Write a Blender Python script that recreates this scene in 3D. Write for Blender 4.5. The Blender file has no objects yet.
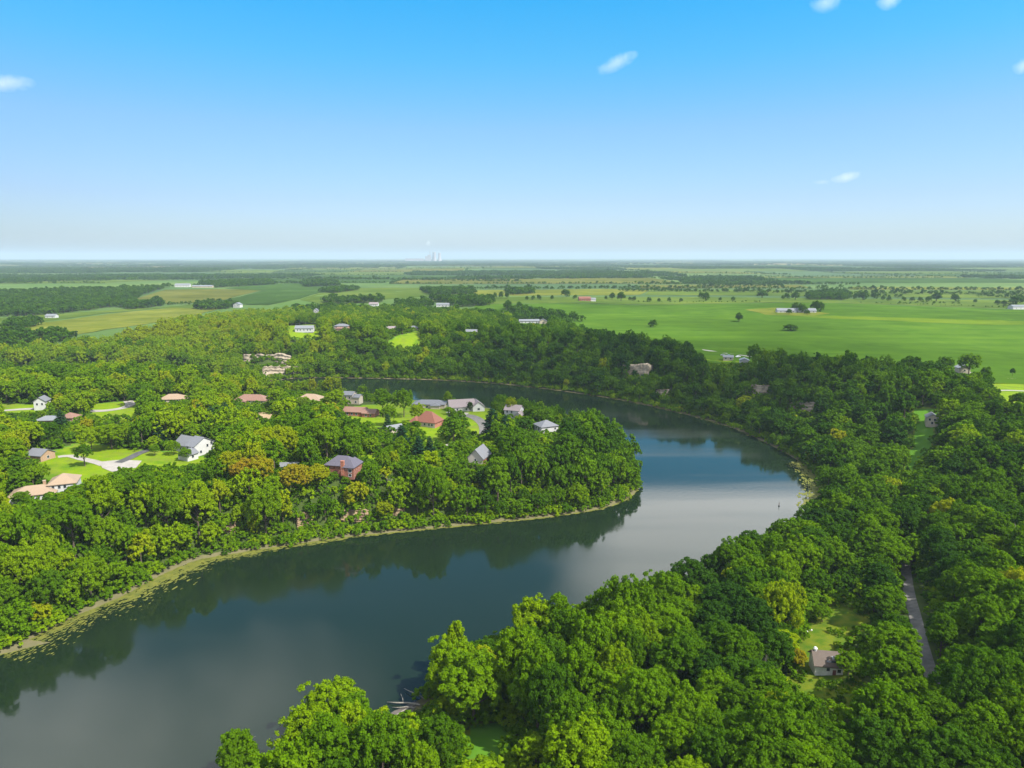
import bpy, bmesh, math, random
import numpy as np
from mathutils import Vector, Matrix
from mathutils.geometry import delaunay_2d_cdt

random.seed(7)
rng = np.random.default_rng(11)
R = math.radians
SC = bpy.context.scene
COL = SC.collection

# ------------------------------------------------------------------ camera, sky, sun, exposure
CAM_Z, FOC, PITCH = 120.0, 692.0, R(10.4)
CP, SP = math.cos(PITCH), math.sin(PITCH)
cd = bpy.data.cameras.new('camera')
cam = bpy.data.objects.new('camera', cd); COL.objects.link(cam)
cam.location = (0, 0, CAM_Z); cam.rotation_euler = (R(90) - PITCH, 0, 0)
cd.sensor_width = 36; cd.lens = FOC / 1024 * 36; cd.clip_start = 1; cd.clip_end = 120000
SC.camera = cam

SUN_EL, SUN_AZ = R(50), R(122)          # azimuth clockwise from +Y (the view direction)
sd = bpy.data.lights.new('sun', 'SUN'); sd.energy = 4.1; sd.angle = R(0.53); sd.color = (1, .955, .87)
sun = bpy.data.objects.new('sun', sd); COL.objects.link(sun)
to_sun = Vector((math.sin(SUN_AZ) * math.cos(SUN_EL), math.cos(SUN_AZ) * math.cos(SUN_EL), math.sin(SUN_EL)))
sun.rotation_euler = to_sun.to_track_quat('Z', 'Y').to_euler(); sun.location = (0, 0, 600)

W = bpy.data.worlds.new('World'); SC.world = W; W.use_nodes = True
nt = W.node_tree; nt.nodes.clear()
wo = nt.nodes.new('ShaderNodeOutputWorld'); bg = nt.nodes.new('ShaderNodeBackground')
sky = nt.nodes.new('ShaderNodeTexSky'); sky.sky_type = 'NISHITA'; sky.sun_disc = False
sky.sun_elevation = SUN_EL; sky.sun_rotation = SUN_AZ; sky.altitude = 100
sky.air_density = 1.0; sky.dust_density = 1.0; sky.ozone_density = 1.5
tc = nt.nodes.new('ShaderNodeTexCoord'); sx = nt.nodes.new('ShaderNodeSeparateXYZ')
rp = nt.nodes.new('ShaderNodeValToRGB')
SKY_RAMP = [(0.0, (.54, .62, .80)), (.017, (.54, .62, .80)), (.078, (.485, .575, .76)), (.169, (.43, .63, .76)), (.254, (.21, .71, .86)), (.32, (.105, .74, .96)), (.5, (.2, .62, .86)), (1.0, (.4, .6, .75))]
def set_ramp(node, stops):
    el = node.color_ramp.elements
    while len(el) > 1: el.remove(el[-1])
    el[0].position = stops[0][0]; el[0].color = (*stops[0][1], 1)
    for p, c in stops[1:]:
        e = el.new(p); e.color = (*c, 1)
set_ramp(rp, SKY_RAMP)
mx = nt.nodes.new('ShaderNodeMix'); mx.data_type = 'RGBA'; mx.blend_type = 'MULTIPLY'; mx.inputs[0].default_value = 1
L = nt.links.new
L(tc.outputs['Generated'], sx.inputs[0]); L(sx.outputs['Z'], rp.inputs[0])
def mth(op, a, b):
    q = nt.nodes.new('ShaderNodeMath'); q.operation = op
    for i, v in enumerate((a, b)):
        if hasattr(v, 'type'): L(v, q.inputs[i])
        else: q.inputs[i].default_value = v
    return q.outputs[0]
# even out the brightness round the horizon
side = mth('MULTIPLY', mth('SUBTRACT', mth('MULTIPLY', sx.outputs['X'], mth('MULTIPLY', sx.outputs['X'], .35)), mth('MULTIPLY', sx.outputs['X'], .30)), mth('MAXIMUM', mth('SUBTRACT', 1, mth('MULTIPLY', sx.outputs['Z'], 2.4)), 0))
vs_ = nt.nodes.new('ShaderNodeVectorMath'); vs_.operation = 'SCALE'; L(sky.outputs[0], vs_.inputs[0]); L(mth('SUBTRACT', 1, side), vs_.inputs['Scale'])
L(vs_.outputs[0], mx.inputs[6]); L(rp.outputs[0], mx.inputs[7])
# broad bright cloud decks higher in the sky, above the frame (the river mirrors them)
cn = nt.nodes.new('ShaderNodeTexNoise'); cn.inputs['Scale'].default_value = 4.0; cn.inputs['Detail'].default_value = 6; cn.inputs['Roughness'].default_value = .55
L(tc.outputs['Generated'], cn.inputs['Vector'])
def deck(az, el, c0, c1):
    d = (math.sin(R(az)) * math.cos(R(el)), math.cos(R(az)) * math.cos(R(el)), math.sin(R(el)))
    q = nt.nodes.new('ShaderNodeVectorMath'); q.operation = 'DOT_PRODUCT'; L(tc.outputs['Generated'], q.inputs[0]); q.inputs[1].default_value = d
    mr = nt.nodes.new('ShaderNodeMapRange'); mr.inputs['From Min'].default_value = math.cos(R(c0)); mr.inputs['From Max'].default_value = math.cos(R(c1)); mr.clamp = True
    L(q.outputs['Value'], mr.inputs['Value']); return mr.outputs[0]
cov = mth('MAXIMUM', deck(20, 24, 17, 6), mth('MULTIPLY', deck(-38, 42, 24, 6), .62))
cov = mth('ADD', cov, mth('MULTIPLY', mth('SUBTRACT', cn.outputs[0], .5), 1.2))
cr = nt.nodes.new('ShaderNodeValToRGB'); set_ramp(cr, [(.2, (0, 0, 0)), (.8, (1, 1, 1))]); L(cov, cr.inputs[0])
hi_ = nt.nodes.new('ShaderNodeMapRange'); L(mth('DIVIDE', sx.outputs['Z'], mth('MAXIMUM', sx.outputs['Y'], .05)), hi_.inputs['Value']); hi_.inputs['From Min'].default_value = .337; hi_.inputs['From Max'].default_value = .36
cmix = nt.nodes.new('ShaderNodeMix'); cmix.data_type = 'RGBA'; L(mth('MULTIPLY', cr.outputs[0], hi_.outputs[0]), cmix.inputs[0]); L(mx.outputs[2], cmix.inputs[6]); cmix.inputs[7].default_value = (12.0, 12.1, 12.3, 1)
# broken cloud added unseen overhead and behind the view, for soft white fill in the shade
zr = nt.nodes.new('ShaderNodeMapRange'); L(sx.outputs['Z'], zr.inputs['Value']); zr.inputs['From Min'].default_value = .70; zr.inputs['From Max'].default_value = .82
yr = nt.nodes.new('ShaderNodeMapRange'); L(sx.outputs['Y'], yr.inputs['Value']); yr.inputs['From Min'].default_value = .05; yr.inputs['From Max'].default_value = -.15
cn2 = nt.nodes.new('ShaderNodeTexNoise'); cn2.inputs['Scale'].default_value = 3.0; cn2.inputs['Detail'].default_value = 6; L(tc.outputs['Generated'], cn2.inputs['Vector'])
cr2 = nt.nodes.new('ShaderNodeValToRGB'); set_ramp(cr2, [(.38, (0, 0, 0)), (.56, (1, 1, 1))]); L(cn2.outputs[0], cr2.inputs[0])
cmix2 = nt.nodes.new('ShaderNodeMix'); cmix2.data_type = 'RGBA'; L(mth('MULTIPLY', cr2.outputs[0], mth('MAXIMUM', zr.outputs[0], yr.outputs[0])), cmix2.inputs[0]); L(cmix.outputs[2], cmix2.inputs[6]); cmix2.inputs[7].default_value = (6.8, 6.8, 6.8, 1)
L(cmix2.outputs[2], bg.inputs[0]); bg.inputs[1].default_value = 0.105; L(bg.outputs[0], wo.inputs[0])

SC.view_settings.view_transform = 'Standard'; SC.view_settings.look = 'None'
SC.view_settings.exposure = 1.28; SC.view_settings.gamma = 1
SC.view_settings.use_curve_mapping = False
SC.render.engine = 'CYCLES'
cy = SC.cycles
cy.use_denoising = True
cy.max_bounces = 6; cy.diffuse_bounces = 2; cy.glossy_bounces = 3; cy.transmission_bounces = 3
cy.volume_bounces = 1; cy.transparent_max_bounces = 12; cy.caustics_reflective = False; cy.caustics_refractive = False
cy.sample_clamp_indirect = 6

# ------------------------------------------------------------------ photograph -> place
def rayd(px, py):
    x = (px - 512) / FOC; y = (384 - py) / FOC
    return x, CP + y * SP, -SP + y * CP
def flat(px, py, z=0.0):
    dx, dy, dz = rayd(px, py); t = (z - CAM_Z) / dz
    return (dx * t, dy * t)
def project(x, y, z):
    x = np.asarray(x, float); y = np.asarray(y, float); z = np.asarray(z, float) - CAM_Z
    dep = y * CP - z * SP; up = y * SP + z * CP
    dep = np.where(dep < 1, 1, dep)
    return 512 + FOC * x / dep, 384 - FOC * up / dep, dep

SOUTH = [(0, 655), (30, 640), (75, 617), (120, 598), (165, 574), (200, 560), (260, 550), (320, 541), (350, 537), (400, 532),
         (450, 527), (500, 522), (550, 517), (600, 509), (628, 499), (638, 488), (638, 474), (628, 458), (600, 440), (560, 424),
         (520, 413), (440, 402), (330, 394), (250, 392)]
FAR = [(240, 382), (290, 379), (330, 378), (430, 380), (500, 384), (560, 391), (620, 400), (680, 413), (730, 427), (770, 445),
       (800, 462), (814, 476), (820, 490)]
NEAR = [(812, 512), (790, 538), (745, 561), (692, 584), (645, 604), (603, 623), (562, 637), (522, 649), (475, 669), (440, 688),
        (415, 702), (392, 713), (350, 735), (300, 757), (250, 775), (200, 795)]
RIVER = np.array([(-480, 20), (-300, 120)] + [flat(*p) for p in SOUTH] + [(-420, 640), (-800, 560), (-1400, 380)] +
                 [(-1400, 520), (-800, 680), (-420, 745)] + [flat(*p) for p in FAR] + [flat(*p) for p in NEAR] + [(-120, 70), (-300, -80)])

def smooth_poly(P, n=4):
    # Catmull-Rom so the shores curve
    out = []
    m = len(P)
    for i in range(m):
        p0, p1, p2, p3 = P[i - 1], P[i], P[(i + 1) % m], P[(i + 2) % m]
        for k in range(n):
            t = k / n
            out.append(0.5 * ((2 * p1) + (-p0 + p2) * t + (2 * p0 - 5 * p1 + 4 * p2 - p3) * t * t + (-p0 + 3 * p1 - 3 * p2 + p3) * t ** 3))
    return np.array(out)
RIVER = smooth_poly(RIVER, 3)

def inside(poly, x, y):
    poly = np.asarray(poly, float); x = np.asarray(x, float); y = np.asarray(y, float)
    r = np.zeros(x.shape, bool)
    x1, y1 = poly[:, 0], poly[:, 1]; x2, y2 = np.roll(x1, -1), np.roll(y1, -1)
    for a, b, c, d in zip(x1, y1, x2, y2):
        if b == d: continue
        r ^= ((b > y) != (d > y)) & (x < (c - a) * (y - b) / (d - b) + a)
    return r
def seg_dist(poly, x, y, closed=True):
    poly = np.asarray(poly, float)
    best = np.full(np.shape(x), 1e18)
    n = len(poly)
    for i in range(n if closed else n - 1):
        a = poly[i]; b = poly[(i + 1) % n]; ab = b - a; l2 = ab @ ab + 1e-9
        t = np.clip(((x - a[0]) * ab[0] + (y - a[1]) * ab[1]) / l2, 0, 1)
        best = np.minimum(best, (x - a[0] - t * ab[0]) ** 2 + (y - a[1] - t * ab[1]) ** 2)
    return np.sqrt(best)

def vnoise(x, y, s, seed=0):
    # smooth value noise in -1..1
    r = np.random.default_rng(seed); T = r.uniform(-1, 1, (64, 64))
    u = np.asarray(x) / s + 500.3; v = np.asarray(y) / s + 500.7
    i = np.floor(u).astype(int); j = np.floor(v).astype(int); fu = u - i; fv = v - j
    fu = fu * fu * (3 - 2 * fu); fv = fv * fv * (3 - 2 * fv)
    g = lambda a, b: T[a % 64, b % 64]
    return (g(i, j) * (1 - fu) + g(i + 1, j) * fu) * (1 - fv) + (g(i, j + 1) * (1 - fu) + g(i + 1, j + 1) * fu) * fv

# control points: (px, py, z used to place it, plateau height, bank width)
CTRL = [(350, 440, 22, 22, 26), (200, 440, 22, 23, 32), (50, 480, 22, 23, 42), (300, 500, 18, 22, 20), (430, 490, 14, 20, 22), (150, 540, 18, 22, 26), (-150, 560, 15, 20, 60), (470, 430, 20, 20, 32), (560, 450, 14, 16, 28),
        (610, 460, 8, 11, 28), (260, 396, 6, 17, 130), (330, 397, 6, 17, 130), (400, 400, 6, 17, 120), (450, 405, 6, 17, 105), (520, 414, 6, 16, 70), (150, 390, 22, 22, 60), (0, 400, 20, 20, 80),
        (480, 350, 30, 38, 75), (350, 345, 30, 38, 85), (620, 370, 30, 38, 65), (690, 400, 20, 38, 58), (760, 385, 30, 37, 80), (790, 440, 12, 34, 70), (880, 420, 30, 36, 170), (1000, 480, 30, 34, 190),
        (280, 340, 30, 40, 110), (180, 345, 20, 28, 150), (80, 360, 15, 20, 150), (-60, 370, 15, 16, 150),
        (880, 560, 18, 24, 150), (860, 680, 10, 16, 130), (980, 700, 15, 22, 150), (600, 740, 6, 9, 80), (420, 760, 3, 5, 40), (330, 740, 2, 4, 30), (560, 660, 5, 8, 70), (700, 620, 5, 9, 80)]
CXY = np.array([flat(a, b, c) for a, b, c, _, _ in CTRL]); CPH = np.array([c[3] for c in CTRL], float); CDW = np.array([c[4] for c in CTRL], float)
for xx, yy, h in [(-1500, 1000, 18), (-600, 1150, 20), (-300, 1500, 38), (0, 1300, 39), (500, 1100, 38), (1200, 900, 37), (1500, 300, 34), (600, 0, 25), (-700, 300, 24), (0, -300, 12), (-1500, 300, 24)]:
    CXY = np.vstack([CXY, (xx, yy)]); CPH = np.append(CPH, h); CDW = np.append(CDW, 160)

def terrain(x, y):
    x = np.asarray(x, float); y = np.asarray(y, float); shp = x.shape; x = x.ravel(); y = y.ravel()
    d = np.hypot(x, y)
    z = np.empty_like(x)
    near = d < 2600
    xn, yn = x[near], y[near]
    wsum = np.zeros_like(xn); P = np.zeros_like(xn); D = np.zeros_like(xn)
    for (cx, cyy), h, w in zip(CXY, CPH, CDW):
        q = 1 / ((xn - cx) ** 2 + (yn - cyy) ** 2 + 900) ** 1.6
        wsum += q; P += q * h; D += q * w
    P /= wsum; D /= wsum
    inn = inside(RIVER, xn, yn); sdv = seg_dist(RIVER, xn, yn)
    t = np.clip((sdv - 3) / D, 0, 1); s = t * t * (3 - 2 * t)
    bank = 0.55 * np.clip(sdv / 3, 0, 1) + (P - .55) * s + 0.7 * vnoise(xn, yn, 23, 3) * np.clip(sdv / 40, 0, 1)
    zin = -np.minimum(3.0, sdv * 0.18) - 0.05
    zn = np.where(inn, zin, bank)
    far = 36 + 7 * vnoise(x, y, 900, 5) * np.clip((d - 1500) / 2500, 0, 1) + 3 * vnoise(x, y, 420, 6) * np.clip((d - 1200) / 2500, 0, 1) \
        - 0.0022 * np.clip(d - 3000, 0, 12000) * 0.3
    z[:] = far
    k = np.clip((d[near] - 1500) / 900, 0, 1); k = k * k * (3 - 2 * k)
    z[near] = zn * (1 - k) + far[near] * k
    return z.reshape(shp)
def tz(x, y): return float(terrain(np.array([x]), np.array([y]))[0])
_tc = {}
def at(px, py, lift=0.0):
    """the point of the ground seen at a pixel"""
    key = (px, py)
    if key not in _tc:
        dx, dy, dz = rayd(px, py)
        t = np.geomspace(100, 30000, 260)
        for _ in range(3):
            X, Y, Z = dx * t, dy * t, CAM_Z + dz * t
            G = np.maximum(terrain(X, Y), 0); hit = int(np.argmax(Z < G)) if (Z < G).any() else len(t) - 1
            lo, hi = t[max(hit - 1, 0)], t[hit]; t = np.linspace(lo, hi, 24)
        _tc[key] = (dx * hi, dy * hi, max(tz(dx * hi, dy * hi), 0))
    x, y, z = _tc[key]
    return Vector((x, y, z + lift))

# ------------------------------------------------------------------ materials
def new_mat(name):
    m = bpy.data.materials.new(name); m.use_nodes = True
    n = m.node_tree; n.nodes.clear()
    o = n.nodes.new('ShaderNodeOutputMaterial')
    return m, n, o
def principled(n, rough=.8, spec=.2):
    b = n.nodes.new('ShaderNodeBsdfPrincipled'); b.inputs['Roughness'].default_value = rough
    b.inputs['Specular IOR Level'].default_value = spec
    return b
def noise(n, scale, detail=4, coords='Object', rough=.6):
    t = n.nodes.new('ShaderNodeTexCoord'); k = n.nodes.new('ShaderNodeTexNoise')
    k.inputs['Scale'].default_value = scale; k.inputs['Detail'].default_value = detail; k.inputs['Roughness'].default_value = rough
    n.links.new(t.outputs[coords], k.inputs['Vector'])
    return k
def mixc(n, fac, a, b, mode='MIX'):
    m = n.nodes.new('ShaderNodeMix'); m.data_type = 'RGBA'; m.blend_type = mode
    for s, v in ((0, fac), (6, a), (7, b)):
        if hasattr(v, 'type'): n.links.new(v, m.inputs[s])
        elif s == 0: m.inputs[0].default_value = v
        else: m.inputs[s].default_value = (*v, 1)
    return m.outputs[2]
def ramp(n, src, stops):
    r = n.nodes.new('ShaderNodeValToRGB'); set_ramp(r, stops); n.links.new(src, r.inputs[0]); return r.outputs[0]
def plain(name, a, b=None, scale=1.5, rough=.8, spec=.2, detail=4):
    m, n, o = new_mat(name); p = principled(n, rough, spec)
    b = b or tuple(c * .72 for c in a)
    k = noise(n, scale, detail)
    L_ = n.links.new
    L_(mixc(n, ramp(n, k.outputs[0], [(.32, (0, 0, 0)), (.68, (1, 1, 1))]), a, b), p.inputs[0]); L_(p.outputs[0], o.inputs[0])
    return m
def ribbed(name, a, b, scale, rough=.6, axis='X'):
    # shingle courses or metal seams running across a roof, with weathering
    m, n, o = new_mat(name); p = principled(n, rough, .25); L_ = n.links.new
    t = n.nodes.new('ShaderNodeTexCoord'); w = n.nodes.new('ShaderNodeTexWave'); w.bands_direction = axis
    w.inputs['Scale'].default_value = scale; w.inputs['Distortion'].default_value = .6; L_(t.outputs['Object'], w.inputs[0])
    k = noise(n, .9, 5)
    c = mixc(n, k.outputs[0], a, b)
    c = mixc(n, .25, c, mixc(n, w.outputs[1], c, tuple(v * .5 for v in b)))
    L_(c, p.inputs[0]); L_(p.outputs[0], o.inputs[0])
    return m
def brickmat(name, a, b, mortar=(.4, .36, .32)):
    m, n, o = new_mat(name); p = principled(n, .85, .15); L_ = n.links.new
    t = n.nodes.new('ShaderNodeTexCoord'); k = n.nodes.new('ShaderNodeTexBrick'); k.inputs['Scale'].default_value = 3.2
    k.inputs['Color1'].default_value = (*a, 1); k.inputs['Color2'].default_value = (*b, 1); k.inputs['Mortar'].default_value = (*mortar, 1)
    k.inputs['Mortar Size'].default_value = .012
    L_(t.outputs['Object'], k.inputs[0]); L_(k.outputs[0], p.inputs[0]); L_(p.outputs[0], o.inputs[0])
    return m

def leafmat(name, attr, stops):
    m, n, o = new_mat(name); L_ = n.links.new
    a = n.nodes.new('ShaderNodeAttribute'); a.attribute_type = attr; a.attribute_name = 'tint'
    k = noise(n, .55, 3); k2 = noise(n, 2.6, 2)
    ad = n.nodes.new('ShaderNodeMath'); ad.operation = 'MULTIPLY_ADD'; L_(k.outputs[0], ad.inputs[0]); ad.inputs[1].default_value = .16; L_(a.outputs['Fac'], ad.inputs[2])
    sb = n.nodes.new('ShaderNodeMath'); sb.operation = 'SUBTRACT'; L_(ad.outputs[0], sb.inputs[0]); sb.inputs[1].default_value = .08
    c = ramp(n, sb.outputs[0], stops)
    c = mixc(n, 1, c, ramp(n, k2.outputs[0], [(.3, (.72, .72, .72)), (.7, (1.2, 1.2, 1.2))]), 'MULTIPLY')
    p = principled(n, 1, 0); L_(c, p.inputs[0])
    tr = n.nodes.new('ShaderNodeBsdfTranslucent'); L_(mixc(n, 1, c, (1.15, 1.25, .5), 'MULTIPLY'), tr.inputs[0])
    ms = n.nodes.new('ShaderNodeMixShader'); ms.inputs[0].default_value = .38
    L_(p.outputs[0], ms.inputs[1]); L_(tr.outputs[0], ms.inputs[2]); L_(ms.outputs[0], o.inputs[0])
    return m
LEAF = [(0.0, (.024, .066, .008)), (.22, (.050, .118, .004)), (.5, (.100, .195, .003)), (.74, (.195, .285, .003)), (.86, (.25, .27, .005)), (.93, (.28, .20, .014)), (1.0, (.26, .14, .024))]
M = {}
M['leaf'] = leafmat('leaf', 'OBJECT', LEAF)
M['leafi'] = leafmat('leaf_wood', 'INSTANCER', LEAF)
NEEDLE = [(0, (.012, .042, .02)), (.5, (.03, .078, .03)), (1, (.07, .12, .03))]
M['needle'] = leafmat('needle', 'OBJECT', NEEDLE)
M['bark'] = plain('bark', (.13, .10, .075), (.06, .048, .038), 3, .9, .1)
M['deadwood'] = plain('dead_wood', (.26, .24, .20), (.16, .145, .125), 2, .9, .1)

# ------------------------------------------------------------------ mesh helpers
def mesh_np(name, V, Fs, mats, midx=None, smooth=False):
    V = np.asarray(V, np.float32); me = bpy.data.meshes.new(name)
    Fs = np.asarray(Fs, np.int32); k = Fs.shape[1]
    me.vertices.add(len(V)); me.vertices.foreach_set('co', V.ravel())
    me.loops.add(Fs.size); me.loops.foreach_set('vertex_index', Fs.ravel())
    me.polygons.add(len(Fs)); me.polygons.foreach_set('loop_start', np.arange(0, Fs.size, k, dtype=np.int32))
    if midx is not None: me.polygons.foreach_set('material_index', np.asarray(midx, np.int32))
    if smooth: me.polygons.foreach_set('use_smooth', np.ones(len(Fs), bool))
    me.update(calc_edges=True)
    for m in mats: me.materials.append(m)
    return me
def link(name, me, parent=None, col=None):
    o = bpy.data.objects.new(name, me); (col or COL).objects.link(o)
    if parent: o.parent = parent
    return o
def tag(o, label=None, cat=None, group=None, kind=None):
    if label: o['label'] = label
    if cat: o['category'] = cat
    if group: o['group'] = group
    if kind: o['kind'] = kind
    return o
def thing(name, label, cat, loc, rz=0, group=None):
    o = bpy.data.objects.new(name, None); COL.objects.link(o); o.empty_display_size = .5
    o.location = loc; o.rotation_euler = (0, 0, rz)
    return tag(o, label, cat, group)

class MB:
    def __init__(s): s.v = []; s.f = []
    def quad(s, *p):
        b = len(s.v); s.v += [tuple(q) for q in p]; s.f.append(tuple(range(b, b + len(p))))
    def box(s, x0, x1, y0, y1, z0, z1):
        b = len(s.v)
        s.v += [(x, y, z) for z in (z0, z1) for (x, y) in ((x0, y0), (x1, y0), (x1, y1), (x0, y1))]
        for f in ((0, 3, 2, 1), (4, 5, 6, 7), (0, 1, 5, 4), (1, 2, 6, 5), (2, 3, 7, 6), (3, 0, 4, 7)): s.f.append(tuple(b + i for i in f))
    def tube(s, pts, radii, n=6):
        b = len(s.v); pts = [Vector(p) for p in pts]
        for i, (p, r) in enumerate(zip(pts, radii)):
            d = (pts[min(i + 1, len(pts) - 1)] - pts[max(i - 1, 0)]).normalized()
            a = d.orthogonal().normalized(); c = d.cross(a)
            for k in range(n):
                t = 2 * math.pi * k / n; s.v.append(tuple(p + a * (r * math.cos(t)) + c * (r * math.sin(t))))
        for i in range(len(pts) - 1):
            for k in range(n):
                s.f.append((b + i * n + k, b + i * n + (k + 1) % n, b + (i + 1) * n + (k + 1) % n, b + (i + 1) * n + k))
        s.f.append(tuple(b + (len(pts) - 1) * n + k for k in range(n)))
    def mesh(s, name, mat):
        me = bpy.data.meshes.new(name); me.from_pydata(s.v, [], s.f); me.update(); me.materials.append(mat); return me
    def build(s, name, mat, parent=None, smooth=False):
        me = s.mesh(name, mat)
        if smooth: me.polygons.foreach_set('use_smooth', np.ones(len(me.polygons), bool))
        return link(name, me, parent)

def unit(a): return a / (np.linalg.norm(a, axis=-1, keepdims=True) + 1e-9)
def cards(P, N, S, r, asp=.75):
    """leaf-sized quads at points P, facing N, of size S"""
    n = len(P); t = unit(np.cross(N, r.normal(size=(n, 3)))); b = np.cross(N, t)
    S = S[:, None] * .5
    q = np.stack([P - t * S - b * S * asp, P + t * S - b * S * asp * .6, P + t * S + b * S * asp, P - t * S * .7 + b * S * asp], 1)
    return q.reshape(-1, 3), np.arange(4 * n).reshape(n, 4)

def crown_points(r, n, height, rad, lobes, low=.32, leaf=.55, shape='round', lump=1.0, tufts=12):
    """leaf points over lobes spread through an uneven crown volume"""
    zc = height * (.5 + low * .5); rz = height * (1 - low) * .5
    LC, LR = [], []
    off = r.uniform(0, 6.28)
    for i in range(lobes):
        u = (i + .5) / lobes; zz = 1 - 1.55 * u
        th = off + i * 2.39996 + r.normal(0, .25)
        rr = math.sqrt(max(0, 1 - zz * zz))
        k = r.uniform(.42, .74)
        w = 1.0
        if shape == 'tall': w = .75 if zz > .2 else 1
        if shape == 'flat': k = r.uniform(.6, .9)
        LC.append((math.cos(th) * rr * rad * k * w, math.sin(th) * rr * rad * k * w, zc + zz * rz * k * (.8 if shape == 'flat' else 1)))
        LR.append(rad * r.uniform(.28, .46) * lump)
    LC.append((0, 0, zc)); LR.append(rad * .6)
    LC, LR = np.array(LC), np.array(LR)
    # tufts on each lobe, leaves on each tuft
    nt_ = max(4, int(lobes * tufts)); ti = r.choice(len(LR), nt_, p=LR ** 2 / (LR ** 2).sum())
    oc = unit(LC[ti] - np.array([0, 0, zc - rz * .4]))
    td = unit(unit(r.normal(size=(nt_, 3))) + oc * .6 + np.array([0, 0, .2]))
    TC = LC[ti] + td * (LR[ti] * r.uniform(.72, 1.12, nt_))[:, None] * np.array([1, 1, .9]); TR = rad * r.uniform(.06, .135, nt_) * (26 / lobes) ** .3
    li = r.choice(nt_, n, p=TR ** 2 / (TR ** 2).sum())
    d = unit(unit(r.normal(size=(n, 3))) + td[li] * .5 + np.array([0, 0, .25]))
    P = TC[li] + d * (TR[li] * np.where(r.random(n) < .2, r.uniform(.2, .9, n), r.uniform(.65, 1.3, n)))[:, None] * np.array([1, 1, .8])
    N = unit(d * .75 + r.normal(size=(n, 3)) * .42 + np.array([0, 0, .35]))
    S = leaf * r.uniform(.65, 1.35, n)
    return P, N, S

def trunk_mb(r, height, rad, limbs=6):
    m = MB(); lean = r.normal(0, .25, 2)
    top = height * .72
    m.tube([(0, 0, -.6), (0, 0, .5), (lean[0] * .5, lean[1] * .5, top * .5), (lean[0], lean[1], top)], [height * .034, height * .024, height * .017, .05], 7)
    for i in range(limbs):
        z0 = height * r.uniform(.25, .5); a = i * 2.4 + r.uniform(0, .6); l = rad * r.uniform(.6, .85); f = z0 / top
        b = Vector((lean[0] * f, lean[1] * f, z0)); e = b + Vector((math.cos(a) * l, math.sin(a) * l, height * r.uniform(.15, .32)))
        mid = b.lerp(e, .5) + Vector((0, 0, -.3))
        m.tube([b, mid, e], [height * .012, height * .008, .03], 5)
    return m

def tree_meshes(seed, n, height, rad, lobes, leaf, leafm, **kw):
    r = np.random.default_rng(seed)
    P, N, S = crown_points(r, n, height, rad, lobes, leaf=leaf, **kw)
    V, Fq = cards(P, N, S, r)
    crown = mesh_np('crown', V, Fq, [leafm])
    trunk = trunk_mb(r, height, rad).mesh('trunk', M['bark'])
    return crown, trunk

# ------------------------------------------------------------------ the setting: ground, river, fields, roads
LAWN_PX = [
    [(28, 474), (48, 452), (85, 441), (112, 446), (140, 450), (190, 452), (222, 463), (200, 470), (150, 466), (120, 474), (78, 484), (38, 484)],
    [(-30, 404), (50, 404), (50, 416), (-30, 420)],
    [(88, 404), (140, 400), (140, 420), (92, 418)],
    [(250, 404), (285, 402), (285, 412), (250, 414)],
    [(345, 408), (445, 396), (448, 412), (440, 450), (424, 450), (415, 425), (350, 430)],
    [(352, 442), (378, 438), (384, 460), (362, 470)],
    [(445, 398), (500, 402), (500, 432), (490, 440), (455, 415)],
    [(440, 428), (480, 424), (482, 452), (440, 452)],
    [(285, 326), (318, 324), (322, 338), (288, 338)],
    [(384, 344), (400, 335), (420, 330), (424, 346), (400, 350)],
    [(790, 690), (792, 640), (800, 605), (850, 592), (875, 605), (868, 630), (850, 645), (866, 690), (850, 712), (815, 712)],
    [(914, 408), (938, 408), (934, 440), (916, 474), (900, 478), (914, 440)],
    [(455, 732), (505, 722), (512, 752), (462, 768)],
    [(700, 352), (740, 350), (748, 366), (705, 366)],
    [(985, 370), (1060, 372), (1060, 410), (1004, 410)],
    [(870, 364), (905, 364), (905, 372), (870, 372)],
    [(280, 316), (330, 316), (330, 322), (280, 322)],
]
MUD_PX = [[(375, 690), (420, 690), (420, 720), (375, 722)]]

def build_ground():
    ang = np.concatenate([np.arange(-180, -48, 4), np.arange(-48, 48, .2), np.arange(48, 180, 4)])
    rad = np.concatenate([[2, 20, 40, 60, 80, 100], np.arange(110, 1000, 4), np.geomspace(1000, 44000, 190)])
    A, Rr = np.meshgrid(np.radians(ang), rad, indexing='ij')
    X = np.sin(A) * Rr; Y = np.cos(A) * Rr; Z = terrain(X, Y)
    na, nr = A.shape; idx = np.arange(na * nr).reshape(na, nr); nx = np.roll(idx, -1, 0)
    Fq = np.stack([idx[:, :-1], idx[:, 1:], nx[:, 1:], nx[:, :-1]], -1).reshape(-1, 4)
    Fq = Fq[:, ::-1]
    V = np.stack([X, Y, Z], -1).reshape(-1, 3)
    px, py, dep = project(V[:, 0], V[:, 1], V[:, 2])
    lawn = np.zeros(len(V)); px = px + 160 * vnoise(V[:, 0], V[:, 1], 7, 51) / np.sqrt(dep) * .25; py = py + 60 * vnoise(V[:, 0], V[:, 1], 8, 52) / np.sqrt(dep) * .25
    for i, p in enumerate(LAWN_PX): lawn = np.maximum(lawn, (.5 if i in (11, 12) else .25 if i == 10 else 1) * (inside(p, px, py) & (V[:, 1] > 50) & (V[:, 1] < 1300)))
    wood = (py > edge_y(px)) & (V[:, 1] > 0)
    me = mesh_np('ground', V, Fq, [M['ground']], smooth=True)
    for nm, arr in (('lawn', lawn), ('wood', wood)):
        a = me.attributes.new(nm, 'FLOAT', 'POINT'); a.data.foreach_set('value', arr.astype(np.float32))
    o = link('ground', me); tag(o, kind='structure'); return o

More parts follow.
